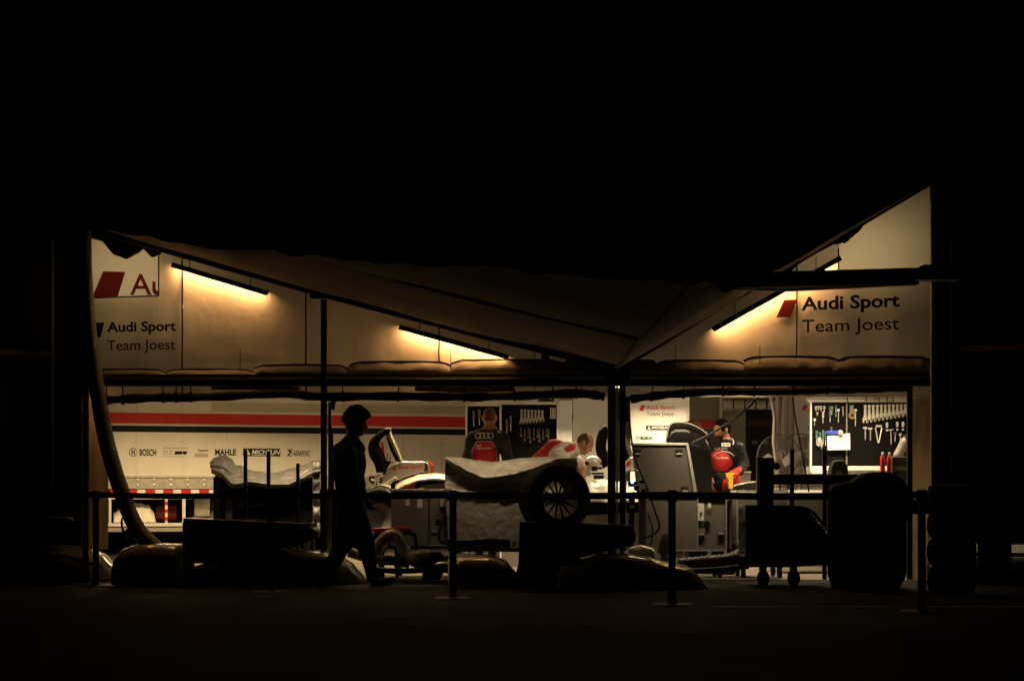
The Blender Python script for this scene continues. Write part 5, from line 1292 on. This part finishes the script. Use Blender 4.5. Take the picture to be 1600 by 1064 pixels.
for i in range(5):
    a = Vector((*line[i], .90)); b = Vector((*line[i + 1], .90)); n_ = 16
    d = (b - a).normalized(); a += d * .04; b -= d * .04
    mb = MB(); mb.grid(lambda u, v: a + (b - a) * u + Vector((0, 0, -.028 + .056 * v - .012 * math.sin(math.pi * u))) + Vector((0, .004 * math.sin(u * 6), 0)), n_, 2)
    tag(mb.build('barrier_belt', M['black'], None, solid=.002), bl[i], 'barrier belt', 'black belts between the barrier posts')

# ------------------------------------------------------------------ dark lorries at either side
def lorry(px, Y, sgn, label):
    x0 = P(px, 0, Y).x; t = thing('dark_lorry', label, 'lorry', (x0, Y, 0)); a_ = R(24) * -sgn
    M_ = Matrix.Rotation(a_, 3, 'Z'); o_ = Vector((x0, Y, 0)); g_ = lambda x, y, z: o_ + M_ @ Vector((x * sgn, y, z))
    def bx(x0_, y0_, z0_, x1_, y1_, z1_): return MB().prism([g_(x0_, y0_, z0_), g_(x1_, y0_, z0_), g_(x1_, y0_, z1_), g_(x0_, y0_, z1_)], M_ @ Vector((0, y1_ - y0_, 0)))
    bx(0, 0, .40, 3.2, 6, 3.7).build('body', M['black_canvas'], t, bevel=.02)
    bx(0, -.03, 2.36, 3.2, 0, 2.42).build('trim_rail', M['case'], t)
    bx(.01, -.02, .45, .04, 0, 3.6).build('corner_trim', M['ink_grey'], t)
    for k_ in (.25, 1.0): bx(k_, .1, 0, k_ + .3, .4, .4).build('support_leg', M['black'], t)
    bx(.1, .15, .27, 3.2, .2, .31).build('side_rail', M['dark_steel'], t)
    for k_ in (1.6, 2.6):
        c_ = g_(k_, .5, .36); MB().lathe([(0, -.12), (.3, -.11), (.36, -.06), (.36, .06), (.3, .11), (0, .12)], c_, M_ @ Vector((0, 1, 0)), 28).build('wheel', M['rubber'], t, smooth=True)
    return t
lorry(86, 17.0, -1, 'black lorry body filling the left edge of the picture')
lorry(1486, 16.4, 1, 'black lorry filling the right edge with light showing beneath its chassis')
X0 = 4.4
t = tag(MB().bb((6.0, 23.0, 0), (8.2, 23.05, .42)).build('lit_floor_sheet', M['banner'], None), 'pale sheet added to show lit floor under the right lorry', 'sheet')  # added sheet under an unseen lamp, standing in for lit floor beyond

# ------------------------------------------------------------------ people
def V3(*a): return Vector(a)
def cap(a, b, ra, rb, m): return ('c', tuple(a), tuple(b), ra, rb, m)
def ell(c, rad, m, axes=None): return ('e', tuple(c), rad, axes, m)
def head_prims(c, f, u, m, neck, nr=.056):
    c = V3(*c); f = V3(*f).normalized(); u = V3(*u); u = (u - f * u.dot(f)).normalized(); s = f.cross(u)
    ax = [tuple(s), tuple(f), tuple(u)]
    pr = [ell(c + u * .022 - f * .008, (.073, .094, .096), m, ax), ell(c - u * .045 + f * .022, (.056, .066, .068), m, ax),
          cap(c + f * .084 + u * .012, c + f * .106 - u * .022, .008, .013, m), cap(c + f * .078 + u * .030 - s * .03, c + f * .078 + u * .030 + s * .03, .012, .012, m),
          ell(c + f * .070 - u * .094, (.022, .02, .018), m, ax), cap(c + f * .082 - u * .053 - s * .016, c + f * .082 - u * .053 + s * .016, .0085, .0085, m),
          cap(c + f * .060 - u * .005 - s * .035, c + f * .050 - u * .03 - s * .042, .02, .018, m), cap(c + f * .060 - u * .005 + s * .035, c + f * .050 - u * .03 + s * .042, .02, .018, m),
          ell(c + s * .076 - u * .008 - f * .008, (.012, .019, .031), m, ax), ell(c - s * .076 - u * .008 - f * .008, (.012, .019, .031), m, ax),
          cap(c - u * .06 - f * .02, neck, nr * .95, nr, m)]
    return pr, (c, f, u, s)
def eyes(fr, parent):
    c, f, u, s = fr
    for k in (-1, 1):
        e = c + f * .079 + u * .008 + s * k * .031
        MB().lathe([(0, -.006), (.010, -.003), (.012, 0), (.010, .004)], e, -f, 10).build('eye', M['ink'], parent)
def hand_prims(w, d, n, m, curl=.5, side=1, sc=1.0):
    w = V3(*w); d = V3(*d).normalized(); n = V3(*n); n = (n - d * n.dot(d)).normalized(); a = d.cross(n) * side
    pr = [ell(w + d * .045 * sc, (.052 * sc, .040 * sc, .017 * sc), m, [tuple(d), tuple(a), tuple(n)])]
    for i, L in enumerate((.034, .042, .039, .029)):
        b = w + d * .082 * sc + a * (.029 - .0195 * i) * sc; d1 = (d * math.cos(curl) + n * math.sin(curl)); d2 = (d * math.cos(curl * 2.2) + n * math.sin(curl * 2.2))
        m1 = b + d1 * L * sc; pr += [cap(b - d * .02, m1, .0095 * sc, .0088 * sc, m), cap(m1, m1 + d2 * L * .95 * sc, .0088 * sc, .0075 * sc, m)]
    t0 = w + d * .02 * sc + a * .03 * sc; t1 = t0 + (d * .6 + a * .6 + n * .3).normalized() * .038 * sc
    pr += [cap(t0, t1, .012 * sc, .011 * sc, m), cap(t1, t1 + (d * .85 + n * .5).normalized() * .032 * sc, .011 * sc, .009 * sc, m)]
    return pr
def hairmesh(fr, mats, parent, grow=1.10, line=.055, low=-.02, res=.006, extra=(), top=9.0):
    """cap of hair: kept behind the hairline and above the nape"""
    c, f, u, s = fr; ax = [tuple(s), tuple(f), tuple(u)]
    pr = [ell(c + u * .022 - f * .010, (.073 * grow, .094 * grow, .096 * grow), 0, ax)] + list(extra)
    def cut(X, Y, Z):
        df = (X - c.x) * f.x + (Y - c.y) * f.y + (Z - c.z) * f.z; du = (X - c.x) * u.x + (Y - c.y) * u.y + (Z - c.z) * u.z
        front = np.minimum(df - line + 0 * du, 1.0) - np.maximum(du - .045, 0) * 1.1      # hairline in front
        lowc = (low - du) + np.maximum(df + .02, 0) * .6 - np.maximum(-df - .02, 0) * .8
        return np.maximum(np.maximum(front, lowc), du - top + df * .5)
    o, _ = sdf_obj('hair', pr, mats, parent, res, .012, cut); 
    return o
def inpoly(x, y, pl):
    r_ = False
    for (x0, y0), (x1, y1) in zip(pl, pl[1:] + pl[:1]):
        if (y0 > y) != (y1 > y) and x < (x1 - x0) * (y - y0) / (y1 - y0) + x0: r_ = not r_
    return r_
def dye(t, specs):
    """cloth panels sewn in another colour: faces of the body inside an outline get that cloth"""
    o = [q for q in t.children if q.name.startswith('body')][0]; L_ = Vector(t.location)
    for f_ in o.data.polygons:
        p_ = f_.center + L_; px = 800 + p_.x / p_.y * F; py = HZ - (p_.z - EYE) / p_.y * F
        for pl, frm, to in specs:
            if f_.material_index in frm and inpoly(px, py, pl): f_.material_index = to; break
def body(name_label, prims, mats, loc, wr=None, res=.0085, k=.026):
    t = thing('person', name_label, 'person', loc)
    o, bvh = sdf_obj('body', prims, mats, t, res, k, wr=wr or 0)
    return t, bvh
def torso(hipc, chest, shL, shR, m, hr=.135, cr=.135, sr=.07, flat=None):
    """pelvis to shoulders, filled out sideways"""
    hipc, chest, shL, shR = map(lambda q: V3(*q), (hipc, chest, shL, shR)); s = (shR - shL); half = s.length / 2; s.normalize()
    up = (chest - hipc).normalized(); f = s.cross(up).normalized(); ax = [tuple(s), tuple(f), tuple(up)]
    L = (chest - hipc).length
    return [ell(hipc, (.165, hr * .9, .13), m, ax), ell(hipc + up * L * .45, (.145, hr * .82, .17), m, ax), ell(chest - up * .05, (.165, cr * .86, .17), m, ax),
            cap(shL - s * -.01, shR - s * .01, sr * .95, sr * .95, m), cap(chest - up * .06 - s * .08, chest + up * .04 - s * .08, .1, .07, m), cap(chest - up * .06 + s * .08, chest + up * .04 + s * .08, .1, .07, m)]

# --- walking man in front of the tent (profile, stepping to the right)
Yw = 15.9; p = lambda x, y, d=0.0: P(x, y, Yw) + V3(0, d, 0)
hp, hf = head_prims(p(558, 661), (1, -.05, -.22), (.18, 0, 1), 0, p(549, 690), .068)
sh0, sh1 = p(548, 706, -.17), p(546, 706, .17)
pr = hp + [cap(p(551, 686), p(546, 700), .06, .075, 1)]
pr += torso(p(549, 786), p(546, 716), p(548, 707, .16), p(546, 707, -.16), 1, .135, .15, .07)
pr += [cap(p(533, 705), p(540, 770), .09, .10, 1), ell(p(540, 716), (.125, .18, .17), 1), ell(p(554, 724), (.118, .15, .19), 1), ell(p(550, 757), (.135, .15, .17), 1), ell(p(548, 785), (.145, .15, .13), 1), cap(p(545, 694), p(558, 700), .085, .08, 1)]
# near arm (camera side) swings slightly forward, far arm back
pr += [cap(p(549, 708, -.19), p(554, 745, -.24), .075, .062, 1), cap(p(554, 745, -.24), p(573, 775, -.25), .058, .042, 1)]
pr += hand_prims(p(574, 779, -.25), (.5, 0, -1), (.8, .3, .3), 0, .55)
pr += [cap(p(545, 708, .19), p(533, 745, .24), .072, .06, 1), cap(p(533, 745, .24), p(538, 778, .24), .055, .042, 1)]
pr += hand_prims(p(539, 782, .24), (.05, 0, -1), (.8, -.3, .3), 0, .55, -1)
# legs: far leg trails on the left, near leg reaches right
pr += [cap(p(543, 792, .09), p(536, 848, .10), .125, .092, 1), cap(p(536, 848, .10), p(510, 896, .10), .090, .068, 1), cap(p(509, 899, .10), p(506, 907, .1), .046, .042, 2),
       cap(p(499, 906, .10), p(528, 913, .12), .046, .036, 2), cap(p(560, 792, -.08) - V3(.05, 0, 0), p(572, 848, -.09), .125, .092, 1), cap(p(572, 848, -.09), p(583, 898, -.10), .088, .060, 1),
       cap(p(583, 904, -.10), p(586, 909, -.10), .044, .040, 2), cap(p(588, 911, -.10), p(610, 907, -.12), .040, .034, 2), cap(p(610, 907, -.12), p(616, 904, -.12), .034, .026, 2)]
m_redtrim = M['suit_red']
wk, wb = body('man in dark race overalls walking to the right in silhouette', pr, [M['skin_dark'], M['suit_black'], M['rubber']], p(550, 0).xy.to_3d(), {1: .014})
c, f, u, s = hf
ex = []
for i in range(90):
    a = random.uniform(0, 6.283); h = random.uniform(-.35, 1); rr_ = math.sqrt(max(0, 1 - h * h))
    q_ = c + u * .03 - f * .015 + s * math.cos(a) * rr_ * .104 + f * math.sin(a) * rr_ * .120 + u * h * .125
    if (q_ - c).dot(f) > .06 and (q_ - c).dot(u) < .07: continue
    ex.append(ell(q_, (random.uniform(.018, .035),) * 3, 0))
hairmesh(hf, [M['hair_black']], wk, 1.3, .07, -.09, extra=ex)
eyes(hf, wk)
MB().tube(catmull([p(563, 800, -.19), p(572, 830, -.18), p(577, 850, -.165), p(583, 890, -.15)], 5), .014, 6).build('leg_stripe', M['suit_red'], wk, smooth=True)
MB().tube(catmull([p(553, 800, .0), p(548, 828, .02), p(541, 850, .03), p(535, 870, .04)], 5), .018, 6).build('leg_stripe', M['suit_red'], wk, smooth=True)

# --- man in charcoal suit seen from behind
Yp = 18.3; p = lambda x, y, d=0.0: P(x, y, Yp) + V3(0, d, 0)
hp, hf = head_prims(p(765, 653), (.1, 1, -.12), (0, .12, 1), 0, p(765, 672), .058)
pr = hp + torso(p(759, 745), p(761, 688), p(740, 685), p(784, 685), 1, .14, .15, .078)
pr += [cap(p(764, 673), p(762, 683), .065, .10, 1), cap(p(757, 677), p(741, 684), .062, .075, 1), cap(p(771, 677), p(784, 684), .062, .075, 1)]
pr += [cap(p(738, 687), p(731, 714, -.03), .076, .062, 1), cap(p(729, 716, -.03), p(738, 742, .2), .052, .04, 1), cap(p(786, 687), p(792, 714, -.03), .076, .062, 1), cap(p(792, 714, -.03), p(797, 734, .2), .052, .04, 1)]
pr += hand_prims(p(738, 742, .2), (.3, 1, -.2), (0, 0, -1), 0) + hand_prims(p(797, 734, .2), (-.2, 1, -.2), (0, 0, -1), 0, .5, -1)
fl_ = lambda x: V3(x, 0, 0)
for sx, k_ in ((749, 0), (769, 0)):
    pr += [cap(p(sx, 748), p(sx, 822), .1, .065, 1), cap(p(sx, 822), V3(p(sx, 0).x, Yp, .1), .062, .045, 1), cap(V3(p(sx, 0).x, Yp, .045), V3(p(sx, 0).x, Yp + .17, .04), .045, .036, 2)]
bk, bb_ = body('man in charcoal overalls seen from behind facing the tool cabinet', pr, [M['skin_dark'], M['suit_grey'], M['rubber']], p(762, 0).xy.to_3d(), {1: .012})
hairmesh(hf, [M['hair_brown']], bk, 1.03, .05, -.06, top=.085); eyes(hf, bk)
wf = wrap_fn(bb_, Yp, .005)
# red back panel follows the cloth
mb = MB()
def rp(u_, v_):
    y = 690 + 42 * v_; hw = 12 + 7.5 * min(1, v_ * 3.0); hw = hw if v_ > .02 else 11
    return wf(757 + (u_ - .5) * 2 * hw + (0), y)
mb.grid(rp, 26, 26); mb.build('back_panel', M['suit_red'], bk, smooth=True, angle=0)
for sg in (-1, 1): MB().tube([wf(757 + sg * (12 + 7.5 * min(1, v_ * 3)), 690 + 42 * v_) for v_ in [i / 16 for i in range(17)]], .006, 6).build('piping', M['alu_dull'], bk, smooth=True)
MB().tube([wf(745.5 + 23 * i / 10, 690) for i in range(11)], .006, 6).build('piping', M['alu_dull'], bk, smooth=True)
w2 = wrap_fn(bb_, Yp, .012)
for k_ in range(4): ring_mb(747.2 + k_ * 6.4, 681, 4.9, 1.0, wrap_fn(bb_, Yp, .006 + .0015 * (k_ % 2)), n=36).build('ring_emblem', M['ink_white'], bk)
text_mb('Audi', 744, 694.5, 752, 698, w2, bold=.02).build('lettering', M['ink_white'], bk); text_mb('Top Service', 743.5, 698.8, 768, 703, w2, bold=.02).build('lettering', M['ink_white'], bk)
MB().tube([hf[0] + V3(math.cos(a) * .068, math.sin(a) * .068 - .0, -.118) for a in [k_ * .3 for k_ in range(22)]], .022, 8).build('collar', mat('mustard_cloth', (.30, .17, .02), .8), bk, smooth=True)
MB().tube([wf(777 + i, 671 + 2.5 + i * .5) for i in range(7)], .007, 6).build('shoulder_trim', M['ink_white'], bk)

# --- man in red and white shirt bending over the car
Yp = 18.35; p = lambda x, y, d=0.0: P(x, y, Yp) + V3(0, d, 0)
hp, hf = head_prims(p(914, 693), (.80, -.22, -.62), (.52, -.1, .85), 0, p(897, 703), .06)
pr = hp + torso(p(838, 742), p(878, 706), p(888, 700, .19), p(888, 703, -.17), 1, .15, .15, .072)
pr += [cap(p(905, 701), p(889, 703), .062, .085, 0), cap(p(896, 703), p(888, 704), .082, .09, 1), cap(p(846, 727), p(868, 705), .15, .135, 1), cap(p(866, 702), p(893, 703), .11, .075, 1), cap(p(886, 700, .14), p(886, 702, -.12), .085, .085, 1)]
pr += [cap(p(884, 706, -.19), p(872, 718, -.23), .075, .085, 1), cap(p(872, 712, -.23), p(888, 738, -.24), .082, .06, 1),
       cap(p(906, 722, -.14), p(900, 724, -.14), .05, .05, 1), cap(p(892, 740, -.22), p(904, 752, -.2), .05, .035, 0)]
pr += [cap(p(886, 703, .2), p(904, 722, .12), .07, .062, 1), cap(p(904, 722, .12), p(907, 728, .05), .062, .055, 1), cap(p(907, 728, .05), p(913, 757, .0), .047, .033, 0)]
pr += hand_prims(p(913, 758), (.3, -.1, -1), (.6, .5, 0), 0, .5) + hand_prims(p(904, 752, -.2), (.8, -.1, -.6), (0, 0, -1), 0, .4, -1)
for sx, dd in ((834, -.1), (838, .12)):
    pr += [cap(p(sx, 748, dd), p(sx + 6, 822, dd), .105, .068, 2), cap(p(sx + 6, 822, dd), V3(p(sx, 0).x, Yp + dd, .1), .064, .046, 2), cap(V3(p(sx, 0).x, Yp + dd, .045), V3(p(sx, 0).x + .17, Yp + dd, .04), .045, .036, 4)]
bd, bbv = body('balding man in red and white shirt bending forward over the car', pr, [M['skin'], M['shirt_white'], M['suit_grey'], M['suit_red'], M['rubber']], p(870, 0).xy.to_3d(), {1: .014, 3: .010})
hairmesh(hf, [M['hair_ginger']], bd, 1.05, .04, -.045, top=.082); eyes(hf, bd)
dye(bd, [([(820, 800), (820, 700), (850, 690), (866, 686), (886, 684), (878, 690), (866, 697), (860, 703), (857, 712), (856, 740), (856, 800)], (1,), 3),
         ([(881, 701), (890, 694), (897, 690), (900, 694), (899, 702), (887, 707)], (1,), 3), ([(898, 722), (903, 722), (905, 760), (896, 760)], (1,), 3)])
# --- bearded man in black and red suit on the right, facing left
Yp = 18.15; p = lambda x, y, d=0.0: P(x, y, Yp) + V3(0, d, 0)
hp, hf = head_prims(p(1128, 672), (-.88, -.42, -.12), (-.08, 0, 1), 0, p(1134, 694), .062)
pr = hp + torso(p(1133, 752), p(1136, 706), p(1118, 701, .1), p(1152, 700, -.08), 1, .16, .16, .075)
pr += [cap(p(1133, 692), p(1135, 700), .065, .1, 1), ell(p(1129, 722, -.02), (.135, .15, .155), 2), ell(p(1130, 742), (.15, .15, .08), 1)]
pr += [cap(p(1153, 702, -.1), p(1160, 726, -.12), .072, .062, 1), cap(p(1160, 726, -.12), p(1149, 738, -.3), .058, .042, 1), cap(p(1150, 737, -.28), p(1145, 737, -.33), .044, .04, 2)]
pr += hand_prims(p(1146, 738, -.33), (-.9, -.3, -.1), (0, .3, -1), 2, .9, 1)
pr += [cap(p(1117, 702, .12), p(1111, 728, .1), .068, .055, 1), cap(p(1111, 728, .1), p(1108, 748, -.1), .055, .04, 1)]
pr += hand_prims(p(1108, 750, -.1), (-.2, -.3, -1), (1, 0, 0), 0, .7, -1)
for sx, dd in ((1126, .1), (1142, -.1)):
    pr += [cap(p(sx, 756, dd), p(sx, 772, dd), .115, .105, 2), cap(p(sx, 774, dd), p(sx, 824, dd), .105, .07, 1), cap(p(sx, 824, dd), V3(p(sx, 0).x, Yp + dd, .1), .066, .048, 1), cap(V3(p(sx, 0).x, Yp + dd, .045), V3(p(sx, 0).x - .16, Yp + dd - .05, .04), .045, .036, 3)]
br, bbr = body('bearded man in black and red overalls looking left behind the open case', pr, [M['skin_dark'], M['suit_black'], M['suit_red'], M['rubber']], p(1135, 0).xy.to_3d(), {1: .012, 2: .008})
c, f, u, s = hf
hairmesh(hf, [M['hair_black']], br, 1.13, .05, -.05); eyes(hf, br)
sdf_obj('beard', [ell(c - u * .068 + f * .034, (.0575, .0635, .055), 0, [tuple(s), tuple(f), tuple(u)]), cap(c + f * .080 - u * .038 - s * .02, c + f * .080 - u * .038 + s * .02, .009, .009, 0)], [M['stubble']], br, .006, .01,
        lambda X, Y, Z: ((X - c.x) * u.x + (Y - c.y) * u.y + (Z - c.z) * u.z) + .034 - 0.0 * X)
wr_ = lambda o_: wrap_fn(bbr, Yp, o_)
poly = MB(); poly.grid(lambda a, b: wr_(.008)(1126 + 13 * a, 692 + 6 * b), 8, 5); poly.build('name_patch', M['ink_white'], br)
text_mb('NAME'.replace('NAME', '') or '-', 1128, 694, 1137, 696, wr_(.011)).build('patch_print', M['ink_grey'], br)
text_mb('Audi Sport', 1116, 700, 1134, 702.5, wr_(.009), bold=.01).build('lettering', M['ink_white'], br); text_mb('Top Service', 1115, 714, 1135, 718, wr_(.010), bold=.02).build('lettering', M['ink_white'], br)
MB().tube([wr_(.005)(1114 + 30 * i / 14, 705.5 + 7 * abs(i / 14 - .5) ** 2 * 4) for i in range(15)], .005, 6).build('piping', M['ink_white'], br)
for k_ in range(3): ring_mb(1151 + k_ * 2.6, 693.5 + k_ * .3, 2.0, .5, wr_(.008), n=20).build('ring_emblem', M['ink_grey'], br)
MB().tube([wr_(.006)(*q_) for q_ in ((1141, 684), (1144, 686), (1145, 690), (1143, 695))], .007, 6).build('shoulder_trim', M['ink_white'], br)

# --- colleague half hidden behind the black door panel
Yp = 18.35; p = lambda x, y, d=0.0: P(x, y, Yp) + V3(0, d, 0)
hp, hf = head_prims(p(1083, 671), (.5, -.6, -.5), (.1, -.1, 1), 0, p(1086, 694), .06)
pr = hp + torso(p(1090, 752), p(1090, 708), p(1070, 702), p(1106, 700), 1, .15, .15, .075)
pr += [cap(p(1106, 702), p(1110, 728, -.1), .066, .056, 1), cap(p(1110, 728, -.1), p(1106, 745, -.3), .055, .042, 1), cap(p(1070, 704), p(1066, 730), .066, .05, 1), cap(p(1066, 730), p(1074, 748, -.15), .05, .04, 1)]
pr += hand_prims(p(1106, 747, -.3), (-.1, -.2, -1), (1, 0, 0), 0, .5) + hand_prims(p(1074, 750, -.15), (.2, -.2, -1), (1, 0, 0), 0, .5, -1)
pr += [ell(p(1092, 732, -.1), (.12, .08, .10), 2)]
for sx in (1082, 1098):
    pr += [cap(p(sx, 756), p(sx, 824), .11, .07, 1), cap(p(sx, 824), V3(p(sx, 0).x, Yp, .1), .066, .048, 1), cap(V3(p(sx, 0).x, Yp, .045), V3(p(sx, 0).x, Yp - .16, .04), .045, .036, 3)]
hd_, bbh = body('ginger haired colleague mostly hidden behind the glossy black door', pr, [M['skin'], M['suit_black'], M['suit_red'], M['rubber']], p(1088, 0).xy.to_3d(), {1: .012})
hairmesh(hf, [M['hair_ginger']], hd_, 1.06, .03, -.02); eyes(hf, hd_)
wh = wrap_fn(bbh, Yp, .008)
mb = MB(); mb.grid(lambda a, b: wh(1101 + 3.5 * a, 732 + 5 * b), 3, 3); mb.build('glove_tag', M['yellow'], hd_)
mb = MB(); mb.grid(lambda a, b: wh(1101 + 5 * a, 743 + 4 * b), 3, 3); mb.build('cuff_band', M['yellow'], hd_)

# --- man at the right edge of the tool board, cut off by the curtain
Yp = 18.0; p = lambda x, y, d=0.0: P(x, y, Yp) + V3(0, d, 0)
hp, hf = head_prims(p(1430, 660), (-.3, .9, -.2), (0, .1, 1), 0, p(1432, 682), .06)
pr = hp + torso(p(1434, 748), p(1434, 700), p(1416, 692), p(1454, 692), 1, .15, .15, .075)
pr += [cap(p(1415, 693), p(1404, 712, .0), .07, .056, 4), cap(p(1404, 712), p(1412, 728, .15), .054, .04, 4), cap(p(1454, 693), p(1460, 722), .07, .055, 1), cap(p(1460, 722), p(1456, 742, .15), .055, .04, 1), ell(p(1427, 690, -.06), (.05, .09, .09), 2), ell(p(1422, 740, -.06), (.06, .1, .04), 2)]
pr += hand_prims(p(1412, 729, .15), (.3, .8, -.5), (0, 0, -1), 0, .5) + hand_prims(p(1456, 743, .15), (-.1, .8, -.5), (0, 0, -1), 0, .5, -1)
for sx in (1426, 1442):
    pr += [cap(p(sx, 752), p(sx, 824), .11, .07, 1), cap(p(sx, 824), V3(p(sx, 0).x, Yp, .1), .066, .048, 1), cap(V3(p(sx, 0).x, Yp, .045), V3(p(sx, 0).x, Yp + .16, .04), .045, .036, 3)]
rt, _ = body('man in black and red overalls at the right tool board, half behind the curtain', pr, [M['skin_dark'], M['suit_black'], M['suit_red'], M['rubber'], M['case']], p(1434, 0).xy.to_3d(), {1: .012})
hairmesh(hf, [M['hair_brown']], rt, 1.06, .04, -.05); eyes(hf, rt)
